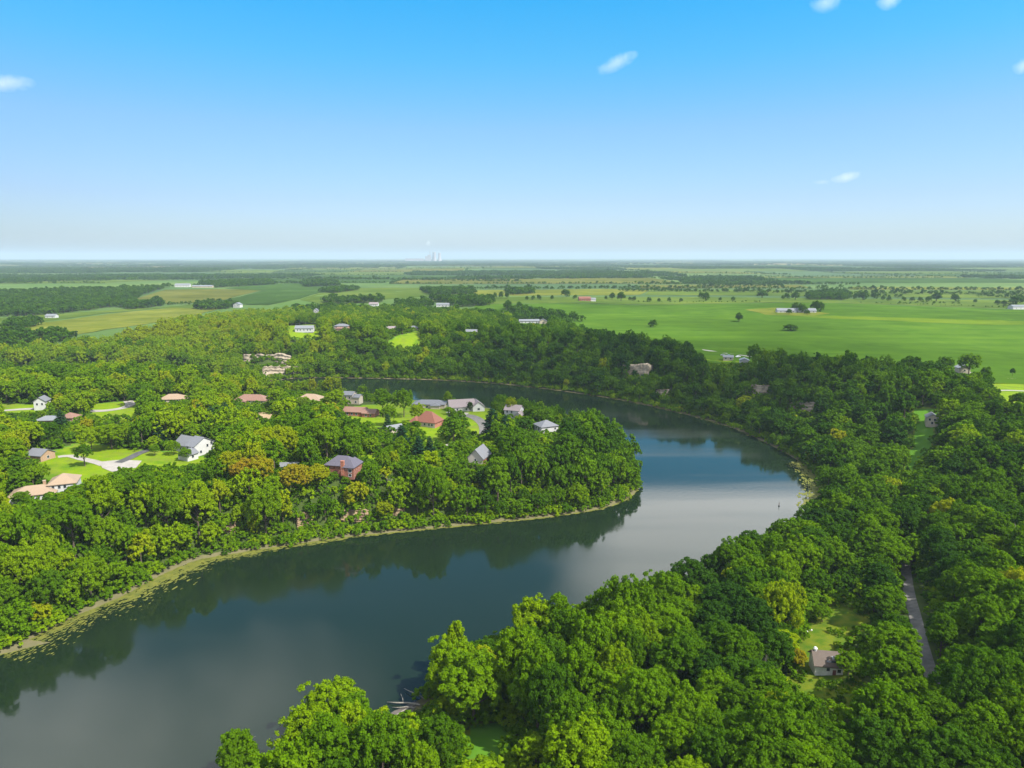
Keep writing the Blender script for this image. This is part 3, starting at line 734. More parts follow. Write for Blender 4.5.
building('house', 71, 421, 'small orange roofed house behind a dark pine at far left', 'house', [(-4, 4, -4, 4, 3, 2.2, 'hip', 'x')], R(-5), 'tanbrick', 'rpink', wins([-2, 2], -4, .9))
building('house', 41, 459, 'small grey roofed cottage at the head of the left driveway', 'house', [(-4, 4.5, -4, 4, 3, 2.2, 'gable', 'x')], R(-14), 'tanbrick', 'rgrey', [(4.5, 0, .9, 1.2, 1.2, '+x')])
building('shed', 272, 399, 'small white shed beside a round tree near the far water', 'shed', [(-2.5, 2.5, -3, 3, 3.6, 1.8, 'gable', 'y')], R(10), 'white', 'rgrey', wins([0], -3, 1.5, w=.8))
building('shed', 394, 432, 'pale blue roofed shed between dark trees on the peninsula', 'shed', [(-4.5, 4.5, -2.5, 2.5, 2.6, 1.6, 'gable', 'x')], R(38), 'cream', 'rwhite', wins([0], -2.5, .8))
building('shed', 290, 470, 'low white roofed outbuilding showing above golden trees', 'shed', [(-4, 4, -2.5, 2.5, 2.6, 1.1, 'gable', 'x')], R(6), 'cream', 'rwhite', wins([0], -2.5, .8))

def shed_bits(root):
    mb = MB(); z = 4.15
    def roofp(x, y): return (x, y, 3.2 + (y + 3.0) / 3.0 * 2.4 + .26)
    mb.quad(roofp(.7, -1.9), roofp(3, -1.9), roofp(3, -1.1), roofp(.7, -1.1)); mb.build('skylight', M['rwhite'], root)
    mb = MB(); mb.quad(roofp(-.8, -2.5), roofp(2.4, -2.6), roofp(2.6, -2.15), roofp(-.8, -2.1)); mb.build('roof_patch', M['glass'], root)
    mb = MB(); mb.tube([(-3.2, 0, 4.8), (-3.2, 0, 6.2)], [.42, .42], 10); mb.tube([(-3.2, 0, 6.2), (-3.2, 0, 6.6)], [.6, .3], 10); mb.build('chimney', M['trim'], root)
building('cabin', 826, 670, 'abandoned white cabin with rusty brown roof in the overgrown clearing', 'cabin',
         [(-3.7, 3.4, -3.0, 3.0, 3.2, 2.4, 'gable', 'x')], R(-9), 'cabinwhite', 'rrust', [(-.4, -3.0, 1.6, .8, .9, '-y'), (2.4, -3.0, 1.3, .9, 1.0, '-y')], door=(1.2, -3.0, .9, 2), extra=shed_bits, clear=.6)
building('house', 931, 424, 'grey house at the top of the narrow grass strip', 'house', [(-3, 3, -4, 4, 4.6, 2.0, 'gable', 'y')], R(-24), 'cream', 'rgrey', wins([-1.4, 1.2], -4, 2.8) + wins([0], -4, .8), clear=.6)
# far bank and farmland
M['rslate2'] = M['rslate']
building('house', 305, 331, 'long white house on its own bright lawn on the far ridge', 'house', [(-10, 10, -5, 5, 3.6, 2.6, 'gable', 'x')], R(4), 'white', 'rwhite', wins([-7, -4, 0, 4, 7], -5, 1))
building('house', 342, 330, 'orange brick house with grey roof on the far ridge', 'house', [(-8, 8, -5, 5, 5, 2.2, 'hip', 'x'), (-5, 5, -9, -5, 2.8, 1.2, 'hip', 'x', 'tanbrick', 'rpink')], R(-3), 'tanbrick', 'rgrey', wins([-5, 0, 5], -5, 3))
building('house', 391, 331, 'white house behind trees above the bright hillside meadow', 'house', [(-6, 6, -4, 4, 3.4, 2.2, 'gable', 'x')], R(10), 'white', 'rmauve', wins([-3, 3], -4, 1))
building('house', 413, 330, 'teal roofed house at the right end of the hillside meadow', 'house', [(-6, 6, -4, 4, 3, 2, 'hip', 'x')], R(0), 'cream', 'rgrey', wins([-3, 3], -4, 1))
building('house', 471, 334, 'white roofed house in the trees of the far bluff', 'house', [(-7, 7, -4, 4, 3.2, 2, 'gable', 'x')], R(-5), 'cream', 'rwhite', wins([-4, 0, 4], -4, 1))
building('barn', 529, 323, 'long low barn with white roof at the wood edge', 'barn', [(-14, 14, -5, 5, 3.2, 2, 'gable', 'x')], R(3), 'white', 'rwhite', wins([-10, -5, 0, 5, 10], -5, 1))
building('house', 543, 324, 'grey house beside the long low barn at the wood edge', 'house', [(-5, 5, -4, 4, 4.4, 2.6, 'gable', 'y')], R(0), 'cream', 'rgrey', wins([0], -4, 2))
building('barn', 587, 301, 'red roofed farm barn in the hedge line across the field', 'barn', [(-16, 6, -7, 7, 5, 3.4, 'gable', 'x'), (6, 16, -5, 5, 3.6, 2.4, 'gable', 'x', 'white', 'rwhite')], R(4), 'brickd', 'rred', wins([-10, -4], -7, 1.4))
for (px_, py_, lb, hw) in [(786, 312.5, 'left white roofed poultry barn standing in the green field', 14), (806, 312.5, 'right white roofed poultry barn standing in the green field', 13)]:
    building('barn', px_, py_, lb, 'barn', [(-hw, hw, -6, 6, 3.4, 3, 'gable', 'x')], R(-7), 'white', 'rwhite', wins([-9, -3, 3, 9], -6, 1))
building('barn', 1018, 309, 'white barn at the right edge of the picture', 'barn', [(-14, 14, -6, 6, 4.4, 2.6, 'gable', 'x')], R(4), 'white', 'rwhite', wins([-8, 0, 8], -6, 1))
building('house', 728, 360, 'white building beside the parked vehicles at the field edge', 'house', [(-4, 4, -3, 3, 2.8, 1.4, 'gable', 'x')], R(-14), 'cream', 'rwhite', wins([-2, 2], -3, 1))
building('garage', 744, 363.5, 'white garage to the right of the parked vehicles', 'garage', [(-3.5, 3.5, -4, 4, 3, 1.5, 'gable', 'y')], R(-14), 'white', 'rwhite', (), garage=[(0, -4, 4, 2.4)])
building('house', 962, 373, 'small white house under two big roadside trees at right', 'house', [(-4, 4, -4, 4, 4.4, 2.2, 'gable', 'y')], R(-10), 'cream', 'rwhite', wins([0], -4, 2))
building('barn', 183, 287, 'long white barn on the rise of the olive field', 'barn', [(-20, 20, -8, 8, 6, 4, 'gable', 'x')], R(6), 'white', 'rwhite', wins([-12, -4, 4, 12], -8, 2))
building('barn', 203, 287.5, 'long pale shed right of the white barn', 'barn', [(-28, 28, -7, 7, 4, 2.6, 'gable', 'x')], R(4), 'cream', 'rwhite', wins([-18, -6, 6, 18], -7, 1.4))
building('house', 238, 307.5, 'white farmhouse behind the bright wooded ridge', 'house', [(-7, 7, -5, 5, 6, 3.6, 'gable', 'y')], R(-12), 'white', 'rwhite', wins([-3, 3], -5, 3.4))
building('house', 316, 313.5, 'small white gabled house among dark trees behind the ridge', 'house', [(-4, 4, -4, 4, 5, 3.4, 'gable', 'y')], R(0), 'white', 'rgrey', wins([0], -4, 2.4))
building('house', 374, 306, 'white farmhouse left of the dark grove behind the ridge', 'house', [(-8, 8, -5, 5, 4, 2.6, 'gable', 'x')], R(0), 'white', 'rmauve', wins([-4, 0, 4], -5, 1.2))
building('house', 443, 306.5, 'white roofed house in front of the dark conifer grove', 'house', [(-11, 11, -5, 5, 3.6, 2.4, 'gable', 'x')], R(0), 'white', 'rwhite', wins([-6, 0, 6], -5, 1.2))
building('house', 52, 318, 'white house at the foot of the dark left wood', 'house', [(-8, 8, -5, 5, 4, 2.6, 'gable', 'x')], R(0), 'white', 'rwhite', wins([-4, 4], -5, 1.2))

# parked vehicles at the field edge
def make_car(px, py, rot, col, label):
    root = thing('parked_car', label, 'car', at(px, py, .1), rot, 'cars parked at the field edge')
    mb = MB(); pr = [(-2.2, .45), (-2.15, .95), (-1.2, 1.05), (-.7, 1.5), (1.0, 1.5), (1.7, 1.05), (2.15, .95), (2.2, .45)]
    for (a, b), (c_, d_) in zip(pr, pr[1:] + pr[:1]): mb.quad((a, -.85, b), (c_, -.85, d_), (c_, .85, d_), (a, .85, b))
    mb.f.append(tuple(range(0, len(mb.v), 4))); mb.f.append(tuple(range(3, len(mb.v), 4))[::-1])
    mb.build('body', plain('car_paint', col, tuple(v * .9 for v in col), 1, .3, .5), root)
    for s in (-1, 1):
        w = MB(); w.box(-.6, .95, s * .855 - .01, s * .855 + .01, 1.1, 1.42); w.build('side_window', M['glass'], root)
    for x in (-1.4, 1.4):
        for s in (-.8, .8):
            w = MB(); w.tube([(x, s - .1, .33), (x, s + .1, .33)], [.33, .33], 12); w.build('wheel', M['asphalt'], root)
make_car(729, 356.5, R(160), (.05, .12, .32), 'dark blue car parked on the pale drive at the field edge')
make_car(738, 357.5, R(20), (.75, .75, .75), 'white car parked on the pale drive at the field edge')
make_car(723, 356, R(170), (.3, .3, .32), 'grey car parked left of the dark blue car at the field edge')

# rock faces
M['rock'] = plain('bluff_rock', (.37, .31, .23), (.18, .15, .11), .22, .95, .05, 8)
M['rocknear'] = plain('ochre_rock', (.27, .19, .11), (.14, .105, .07), .3, .95, .05, 8)
def outcrop(px0, px1, ytop, ybot, zlift, label, seed):
    """a stepped, bulging limestone face set into the slope"""
    r = np.random.default_rng(seed)
    A = at(px0, ybot); B = at(px1, ybot); C = (A + B) / 2
    dep = float(project(C.x, C.y, C.z)[2]); H = (ybot - ytop) / FOC * dep * (1.3 if 'far' in label or 'field' in label or 'right' in label else .9)
    u = np.linspace(0, 1, 60); v = np.linspace(0, 1, 30); U, Vv = np.meshgrid(u, v, indexing='ij')
    d = Vector((B.x - A.x, B.y - A.y, 0)); nrm = Vector((d.y, -d.x, 0)).normalized()
    if nrm.y > 0: nrm = -nrm
    bulge = np.sqrt(np.clip(1 - (2 * U - 1) ** 10, 0, 1))
    top = H * (.35 + .65 * bulge * (.9 + .14 * vnoise(U * 14, U * 0, 1.3, seed) + .08 * vnoise(U * 40, U * 0, 1.3, seed + 9)))
    led = 3.0 * np.floor(Vv * 4 + .18 * vnoise(U * 14, Vv * 0, 1.5, seed + 4)) / 4
    out = 2.2 * bulge - led + 1.0 * vnoise(U * 9, Vv * 1, 1.6, seed + 1) + .35 * vnoise(U * 50, Vv * 8, 1.5, seed + 2) + .45 * vnoise(U * 3, Vv * 34, 1.5, seed + 3)
    X = A.x + d.x * U + nrm.x * out; Y = A.y + d.y * U + nrm.y * out; Z = A.z + (B.z - A.z) * U - 2 + Vv * (top + 2)
    front = np.stack([X, Y, Z], -1).reshape(-1, 3); back = front.copy(); back[:, 0] -= nrm.x * 7; back[:, 1] -= nrm.y * 7; back[:, 2] -= 1
    nu, nv = U.shape; V = np.concatenate([front, back]); o_ = nu * nv; Fq = []
    g = lambda i, j: i * nv + j
    for i in range(nu - 1):
        for j in range(nv - 1):
            Fq += [(g(i, j), g(i + 1, j), g(i + 1, j + 1), g(i, j + 1)), (o_ + g(i, j), o_ + g(i, j + 1), o_ + g(i + 1, j + 1), o_ + g(i + 1, j))]
        Fq.append((g(i, nv - 1), g(i + 1, nv - 1), o_ + g(i + 1, nv - 1), o_ + g(i, nv - 1)))
    for j in range(nv - 1):
        Fq += [(g(0, j), g(0, j + 1), o_ + g(0, j + 1), o_ + g(0, j)), (g(nu - 1, j), o_ + g(nu - 1, j), o_ + g(nu - 1, j + 1), g(nu - 1, j + 1))]
    tag(link('rock_face', mesh_np('rock_face', V, Fq, [M['rock' if dep > 380 else 'rocknear']])), label, 'rock face')
    CLEAR.append((np.array([(px0 + (px1 - px0) * .06, ytop + 1), (px1 - (px1 - px0) * .06, ytop), (px1 - (px1 - px0) * .1, ybot - 1), (px0 + (px1 - px0) * .08, ybot - 1)], float), dep - 3))
outcrop(242, 292, 356, 365, 0, 'upper band of pale pinkish limestone on the far bluff', 1)
outcrop(262, 302, 368, 376, 0, 'lower broken band of pinkish limestone just above the far water', 2)
outcrop(621, 650, 366, 377, 0, 'pink limestone scar in the dark far bluff', 3)
outcrop(736, 770, 387, 395, 0, 'long brownish limestone ledge below the green field', 4)
outcrop(786, 816, 404, 411, 0, 'small pale grey limestone scar in the right woods', 5)
outcrop(655, 668, 391, 398, 0, 'tiny pale limestone scar above the far waterline', 6)
outcrop(340, 370, 508, 515, 0, 'orange tan limestone ledge in the near peninsula bluff', 7)
outcrop(296, 314, 512, 524, 0, 'small yellowish limestone face under golden trees', 8)
outcrop(392, 405, 503, 511, 0, 'small pink limestone patch right of the orange tan ledge', 9)
outcrop(222, 236, 519, 526, 0, 'pale limestone patch low in the left bluff', 10)

# ------------------------------------------------------------------ trees
# LOD meshes
HI = [tree_meshes(100 + i, nn, hh, rr, lb, lf, M['leaf'], low=lw, shape=sh, lump=lu) for i, (nn, hh, rr, lb, lf, lw, sh, lu) in enumerate([
    (15000, 14, 6.2, 26, .36, .25, 'round', 1.0), (14500, 15, 5.8, 22, .37, .22, 'tall', 1.0), (16000, 13, 6.6, 30, .36, .28, 'flat', .9), (14500, 14.5, 6.0, 20, .38, .24, 'round', 1.1),
    (15000, 14, 5.6, 34, .35, .26, 'round', .8), (16000, 15, 6.6, 28, .37, .2, 'flat', 1.0), (12500, 16, 5.2, 24, .36, .2, 'tall', .9)])]
HI += [tree_meshes(120 + i, nn, hh, rr, lb, .6, M['leaf'], low=lw, shape=sh) for i, (nn, hh, rr, lb, lw, sh) in enumerate([(5200, 12, 6, 20, -.12, 'round'), (5200, 16, 5, 20, -.1, 'tall')])]
SPARSE = tree_meshes(140, 1700, 16, 4.2, 18, .7, M['leaf'], low=.25, shape='tall', lump=.75)
def joined(seed, n, height, rad, lobes, leaf, **kw):
    r = np.random.default_rng(seed); P, N, S = crown_points(r, n, height, rad, lobes, leaf=leaf, **kw); V, Fq = cards(P, N, S, r)
    V = list(map(tuple, V)); b = len(V)
    t = MB(); t.tube([(0, 0, -.8), (0, 0, height * .3), (.2, .1, height * .7)], [height * .03, height * .02, .05], 5)
    me = bpy.data.meshes.new('wood_tree'); me.from_pydata(V + t.v, [], [tuple(f) for f in Fq] + [tuple(b + i for i in f) for f in t.f])
    me.materials.append(M['leafi']); me.materials.append(M['bark'])
    me.polygons.foreach_set('material_index', np.array([0] * len(Fq) + [1] * len(t.f), np.int32)); me.update(); return me
LOW = [joined(200 + i, 3600, 14, rr, lb, .66, shape=sh, low=.12, tufts=8) for i, (rr, lb, sh) in enumerate([(6.2, 20, 'round'), (5.6, 16, 'tall'), (6.6, 22, 'flat'), (5.8, 18, 'round'), (6.0, 24, 'round')])]
FARM = [joined(230 + i, 420, 13, rr, 9, 1.7, shape=sh, low=-.1, tufts=4) for i, (rr, sh) in enumerate([(6.2, 'round'), (5.4, 'tall'), (6.6, 'flat')])]
def clump(seed):
    r = np.random.default_rng(seed); Ps, Ns, Ss = [], [], []
    for i in range(16):
        P, N, S = crown_points(r, 60, 12 * r.uniform(.7, 1.25), 5.6, 6, leaf=3.0, low=-.1, tufts=3); P[:, 0] += r.uniform(-20, 20); P[:, 1] += r.uniform(-16, 16); Ps.append(P); Ns.append(N); Ss.append(S)
    V, Fq = cards(np.concatenate(Ps), np.concatenate(Ns), np.concatenate(Ss), r); return mesh_np('wood_clump', V, Fq, [M['leafi']])
CLUMP = [clump(260 + i) for i in range(3)]
def bushmesh(seed):
    r = np.random.default_rng(seed); P, N, S = crown_points(r, 520, 3.2, 2.6, 8, leaf=.55, low=-.1, tufts=4); V, Fq = cards(P, N, S, r); return mesh_np('bush_form', V, Fq, [M['leafi']])
BUSH = [bushmesh(280 + i) for i in range(3)]

def scatter(name, meshes, pts, scl, rot, idx, tint, kind='stuff', label=None, cat=None):
    """one object whose geometry nodes stand the tree forms on its points"""
    pc = bpy.data.collections.new(name + '_forms')
    for i, me in enumerate(meshes): pc.objects.link(bpy.data.objects.new('form_%02d' % i, me))
    me = bpy.data.meshes.new(name); n_ = len(pts); me.vertices.add(n_); me.vertices.foreach_set('co', np.asarray(pts, np.float32).ravel())
    a = me.attributes.new('scl', 'FLOAT_VECTOR', 'POINT'); a.data.foreach_set('vector', np.asarray(scl, np.float32).ravel())
    a = me.attributes.new('rot', 'FLOAT_VECTOR', 'POINT'); a.data.foreach_set('vector', np.column_stack([np.zeros(n_), np.zeros(n_), rot]).astype(np.float32).ravel())
    a = me.attributes.new('idx', 'INT', 'POINT'); a.data.foreach_set('value', np.asarray(idx, np.int32))
    a = me.attributes.new('tint', 'FLOAT', 'POINT'); a.data.foreach_set('value', np.asarray(tint, np.float32))
    me.update()
    o = link(name, me)
    g = bpy.data.node_groups.new(name + '_nodes', 'GeometryNodeTree')
    g.interface.new_socket('Geometry', in_out='INPUT', socket_type='NodeSocketGeometry'); g.interface.new_socket('Geometry', in_out='OUTPUT', socket_type='NodeSocketGeometry')
    gi = g.nodes.new('NodeGroupInput'); go = g.nodes.new('NodeGroupOutput'); ip = g.nodes.new('GeometryNodeInstanceOnPoints')
    ci = g.nodes.new('GeometryNodeCollectionInfo'); ci.inputs['Collection'].default_value = pc; ci.inputs['Separate Children'].default_value = True; ci.inputs['Reset Children'].default_value = True
    def named(nm, ty):
        q = g.nodes.new('GeometryNodeInputNamedAttribute'); q.data_type = ty; q.inputs[0].default_value = nm; return q.outputs[0]
    K = g.links.new
    K(gi.outputs[0], ip.inputs['Points']); K(ci.outputs[0], ip.inputs['Instance']); ip.inputs['Pick Instance'].default_value = True
    K(named('idx', 'INT'), ip.inputs['Instance Index']); K(named('scl', 'FLOAT_VECTOR'), ip.inputs['Scale']); K(named('rot', 'FLOAT_VECTOR'), ip.inputs['Rotation'])
    K(ip.outputs[0], go.inputs[0])
    md = o.modifiers.new('forms', 'NODES'); md.node_group = g
    return tag(o, label, cat, None, kind)

# open ground the trees keep off, and the sight lines onto it
ROADCLEAR = [[(898, 560), (911, 560), (920, 612), (932, 660), (946, 690), (936, 694), (920, 655), (905, 600)]]
for poly in LAWN_PX[:1] + LAWN_PX[2:3] + LAWN_PX[8:14] + ROADCLEAR + [
        [(0, 407), (34, 406), (34, 412), (0, 413)],
        [(376, 420), (410, 416), (446, 410), (440, 398), (424, 408), (400, 412)], [(425, 436), (440, 432), (440, 446), (428, 448)], [(468, 412), (490, 416), (488, 432), (470, 422)],
        [(440, 442), (458, 438), (458, 446), (440, 452)], [(366, 452), (380, 452), (380, 462), (368, 462)],
        [(990, 376), (1030, 376), (1030, 402), (1004, 402)]]:
    a = np.array(poly, float); cxy = a.mean(0); w = at(float(cxy[0]), float(a[:, 1].min()) + 1)
    CLEAR.append((cxy + (a - cxy) * .82, float(project(w.x, w.y, w.z)[2])))

for a, dd in (([(362, 419), (384, 417), (392, 424), (372, 428)], 0), ([(395, 414), (412, 411), (414, 420), (398, 421)], 0), ([(421, 430), (436, 428), (436, 444), (428, 446)], 0), ([(356, 451), (371, 448), (372, 458), (360, 460)], 0),
              ([(436, 407), (450, 408), (448, 415), (438, 413)], 0), ([(463, 418), (478, 419), (482, 430), (474, 434)], 0), ([(447, 442), (458, 440), (456, 447), (448, 448)], 0), ([(248, 404), (268, 405), (262, 409), (250, 409)], 0), ([(257, 412), (276, 411), (270, 419), (259, 420)], 0),
              ([(384, 690), (416, 688), (422, 704), (394, 716), (380, 706)], 0), ([(903, 560), (910, 560), (918, 600), (911, 600)], 0), ([(911, 600), (918, 600), (928, 640), (920, 640)], 0), ([(921, 640), (929, 640), (940, 680), (931, 680)], 0),
              ([(192, 758), (218, 752), (220, 768), (192, 768)], 0), ([(262, 742), (276, 735), (274, 752), (264, 756)], 0)):
    w = at(float(np.mean([q[0] for q in a])), float(np.mean([q[1] for q in a]))); CLEAR.append((np.array(a, float), float(project(w.x, w.y, w.z)[2])))
OPEN = [LAWN_PX[i] for i in (0, 1, 2, 8, 9, 10, 11, 12, 13, 14, 15)] + [[(345, 404), (450, 397), (450, 412), (437, 446), (424, 446), (414, 424), (350, 432)], [(450, 400), (500, 404), (492, 420), (486, 438), (474, 438), (466, 420)]]
CLEAR.append((np.array([(262, 384), (330, 381), (430, 383), (500, 389), (560, 397), (600, 406), (560, 405), (500, 393), (440, 396), (400, 394), (330, 391), (268, 393)], float), 600))
def free_mask(x, y, z, h, r):
    """True where a tree of height h and crown radius r stands clear of lawns, roads, houses and sight lines"""
    ok = np.ones(len(x), bool)
    gx, gy, _ = project(x, y, z)
    for p in OPEN: ok &= ~inside(p, gx, gy)
    for fx, fy, fr in FOOT: ok &= np.hypot(x - fx, y - fy) > fr + r * .5
    cb = at(826, 670); vx, vy = x - cb.x, y - cb.y; al_ = vx * .848 - vy * .53; pe_ = np.abs(vx * .53 + vy * .848)
    ok &= ~((al_ > 0) & (al_ < 13) & (pe_ < 6 + r * .5))
    a, b, dep = project(x, y, z + h * .6)
    ra = r / dep * FOC * .9; hh = h * .36 / dep * FOC
    for poly, pd in CLEAR:
        lo, hi = poly.min(0), poly.max(0)
        c_ = (dep < pd) & (a + ra > lo[0]) & (a - ra < hi[0]) & (b + hh > lo[1]) & (b - hh < hi[1])
        ii = np.where(c_)[0]
        if not len(ii): continue
        hit = np.zeros(len(ii), bool)
        for k in range(8):
            th = k * math.pi / 4
            hit |= inside(poly, a[ii] + ra[ii] * math.cos(th), b[ii] + hh[ii] * math.sin(th))
        hit |= inside(poly, a[ii], b[ii])
        for e0, e1 in zip(poly, np.roll(poly, -1, 0)):
            for tt in np.linspace(0, 1, max(2, int(np.hypot(*(e1 - e0)) / 5)), endpoint=False):
                q_ = e0 + (e1 - e0) * tt; hit |= ((a[ii] - q_[0]) / ra[ii]) ** 2 + ((b[ii] - q_[1]) / hh[ii]) ** 2 < .8
        # small openings wholly behind one crown
        c0 = poly.mean(0); hit |= ((a[ii] - c0[0]) / ra[ii]) ** 2 + ((b[ii] - c0[1]) / hh[ii]) ** 2 < 1
        ok[ii[hit]] = False
    return ok

def poisson(x0, x1, y0, y1, s, seed, jit=.42):
    r = np.random.default_rng(seed); gx = np.arange(x0, x1, s); gy = np.arange(y0, y1, s * .87)
    X, Y = np.meshgrid(gx, gy); X = X + (np.arange(len(gy)) % 2)[:, None] * s * .5
    X = X + r.uniform(-jit, jit, X.shape) * s; Y = Y + r.uniform(-jit, jit, Y.shape) * s
    return X.ravel(), Y.ravel()

# hand placed trees: px, py of the foot, crown width m, height m, tint, form, label
TREES = []      # dict per tree
def put(px, py, w, h, tint, label=None, form=None, name='broadleaf_tree', group=None):
    b = at(px, py); TREES.append(dict(x=b.x, y=b.y, z=b.z, r=w / 2, h=h, tint=tint, label=label, form=form, name=name, group=group))
for t in [
    (85, 466, 8, 12, .30, 'slim dark tree standing on the bright left lawn behind the beige house', 6),
    (14, 474, 8, 11, .62, 'pale grey green tree with thin crown left of the beige house', 4),
    (92, 451, 12, 12, .72, 'broad yellow green tree at the upper edge of the left lawn', 2), (112, 449, 14, 13, .62, 'wide olive tree in the middle of the left lawn', 5),
    (48, 446, 13, 13, .22, 'dense dark green tree at the back left of the lawn', 0), (155, 456, 5, 6, .5, 'small round tree on the lawn between the driveway and white house', 0),
    (186, 461, 6, 6.5, .5, 'small tree against the front of the large white house', 0), (174, 455, 6, 7, .55, 'bushy tree at the left corner of the large white house', 2),
    (278, 410, 14, 15, .62, 'round bright tree right of the small white shed', 0), (303, 409, 9, 8, .6, 'low round tree left of the tan hip roofed house', 2),
    (336, 413, 13, 16, .66, 'tall bright tree between the tan house and grey house', 3), (383, 417, 12, 18, .42, 'left of two tall trees standing by the far water', 1),
    (404, 417, 13, 18, .5, 'right of two tall trees standing by the far water', 0), (418, 423, 9, 12, .74, 'yellow green tree against the red roofed house', 0),
    (448, 407, 6, 11, .62, 'narrow upright tree between the pale grey roof and taupe roof', 1), (389, 426, 10, 13, .55, 'leafy tree on the lawn in front of two tall trees', 3),
    (511, 416, 8, 12, .80, 'yellow topped tree in front of the white house among trees', 0), (470, 412, 4, 7, .05, 'small dark purple green tree before the taupe roofed house', 0),
    (245, 486, 11, 13, .92, 'golden orange tree at the bluff edge left of the dark gap', 3), (262, 487, 12, 14, .89, 'tallest golden tree at the bluff edge', 0), (296, 492, 12, 13, .90, 'golden brown tree right of the tallest golden tree', 5),
    (318, 490, 11, 12, .86, 'olive gold tree below the purple slate roof', 4), (232, 480, 11, 13, .84, 'yellowing tree at the left end of the golden row', 2), (385, 520, 8, 9, .80, 'pale yellow tree low on the near bluff', 0),
    (447, 498, 9, 10, .72, 'pale yellow green tree on the near bluff below the brick gable', 3),
    (893, 668, 12.5, 12, .44, 'perfectly round tree beside the gravel lane', 0), (848, 678, 7, 7.5, .5, 'slim tree covering the right end of the abandoned cabin', 3),
    (797, 672, 5, 7, .89, 'small rusty yellow tree left of the abandoned cabin', 4), (780, 666, 10, 12, .76, 'tall pale olive tree at the left edge of the cabin clearing', 6), (822, 622, 6, 6, .5, 'small bright tree behind the abandoned cabin', 0),
    (334, 745, 15, 17, .62, 'big bright green tree overhanging the water at bottom', 0), (238, 775, 8, 9, .5, 'small dark tree on the rocky point at bottom left', 3),
    (410, 772, 11, 12, .72, 'round yellow green tree at the bottom edge by the small lawn', 0), (535, 775, 9, 11, .6, 'pale airy tree at the bottom right of the small lawn', 6),
    (474, 722, 17, 19, .52, 'tall full tree behind the driftwood at the water edge', 3), (453, 700, 15, 17, .58, 'large bright tree reaching over the river behind the driftwood', 0),
    (600, 668, 11, 14, .82, 'yellow flecked tree on the near bank below the peninsula tip', 4), (482, 690, 8, 15, .80, 'tree with a yellow patch above the driftwood', 6),
    (968, 376, 16, 17, .5, 'larger roadside tree right of the small white house', 0), (944, 376, 13, 15, .30, 'darker roadside tree left of the small white house', 3),
    (908, 371, 8, 12, .25, 'dark roadside tree at the left end of the roadside pair', 1), (917, 371, 6, 9, .22, 'small dark tree beside the pale road', 0), (927, 372, 7, 8, .25, 'low dark tree beside the pale road', 2),
    (1012, 377, 4, 7, .2, 'small ragged tree alone beside the pale road at right', 4), (1018, 414, 11, 14, .34, 'tall grey green tree at the right edge by the bright lawn', 6),
    (653, 327.5, 12, 11, .25, 'round dark tree alone in the big green field', 7), (739, 322, 12, 14, .22, 'tall pointed dark tree alone in the big green field', 8), (791, 331, 18, 9, .25, 'low wide dark thicket tree in the big green field', 7),
    (78, 503, 8, 8, .5, 'bushy tree against the right end of the beige roofed house', 3), (22, 506, 7, 6, .45, 'low tree before the left wing of the beige roofed house', 0), (70, 508, 7, 6.5, .6, 'bright low tree below the beige roofed house', 2),
    (333, 481, 5, 4.5, .45, 'small bush left of the purple roofed brick house front', 7), (347, 483, 6, 4, .5, 'low bush in front of the purple roofed brick house', 7), (360, 481, 6, 5, .4, 'bush below the chimney of the purple roofed brick house', 7), (372, 476, 7, 6, .5, 'small tree right of the purple roofed brick house', 3),
]: put(*t[:5], label=t[5], form=t[6])
put(456, 679, 7, 20, .66, 'tall loose feathery tree rising over the river at the near bank', 'sparse')
for px_, py_, w, h, tn in [(795, 312, 13, 16, .25), (802, 313, 13, 15, .3), (815, 311, 14, 17, .2), (820, 312, 13, 16, .25), (789, 314.5, 9, 9, .25), (807, 315, 9, 8, .22),
                           (701, 299, 13, 15, .2), (706, 301, 15, 18, .25), (762, 298, 26, 18, .25), (787, 299, 12, 13, .2), (795, 300, 20, 18, .25), (783, 300, 9, 11, .3), (566, 297, 20, 17, .2), (575, 299, 9, 9, .3),
                           (606, 300, 7, 9, .2), (612, 300, 14, 16, .2), (621, 301, 19, 19, .22), (630, 301, 8, 9, .2), (634, 301, 9, 10, .2), (649, 302, 10, 10, .25), (659, 302, 7, 8, .2), (669, 302, 8, 10, .2), (681, 302, 8, 8, .2), (720, 301, 8, 8, .2), (733, 301, 9, 9, .2),
                           (495, 299, 9, 14, .2), (501, 299, 11, 16, .22), (507, 299, 10, 16, .2), (527, 300, 7, 8, .2), (533, 300, 8, 9, .25), (539, 300, 9, 11, .2), (552, 300, 8, 10, .2), (508, 309.5, 13, 16, .18),
                           (863, 300, 20, 18, .2), (856, 299, 14, 14, .25), (874, 299, 14, 16, .2), (889, 301, 10, 9, .2), (883, 300, 9, 9, .2), (904, 301, 9, 9, .2), (912, 302, 11, 11, .2), (920, 302, 10, 11, .2), (936, 301.5, 23, 20, .2), (928, 302, 12, 12, .22), (955, 302, 16, 17, .22),
                           (975, 303, 8, 8, .2), (997, 305, 10, 10, .2), (1004, 305.5, 11, 10, .25), (1016, 306, 26, 20, .2)]:
    put(px_, py_, w, h, tn, form=7 + (px_ % 3 == 0), group='trees along the distant field boundary' if py_ < 303 else 'trees around the poultry barns', label='dark green tree standing in the hedge line beyond the big green field' if py_ < 303 else 'dark round tree beside the white roofed poultry barns')

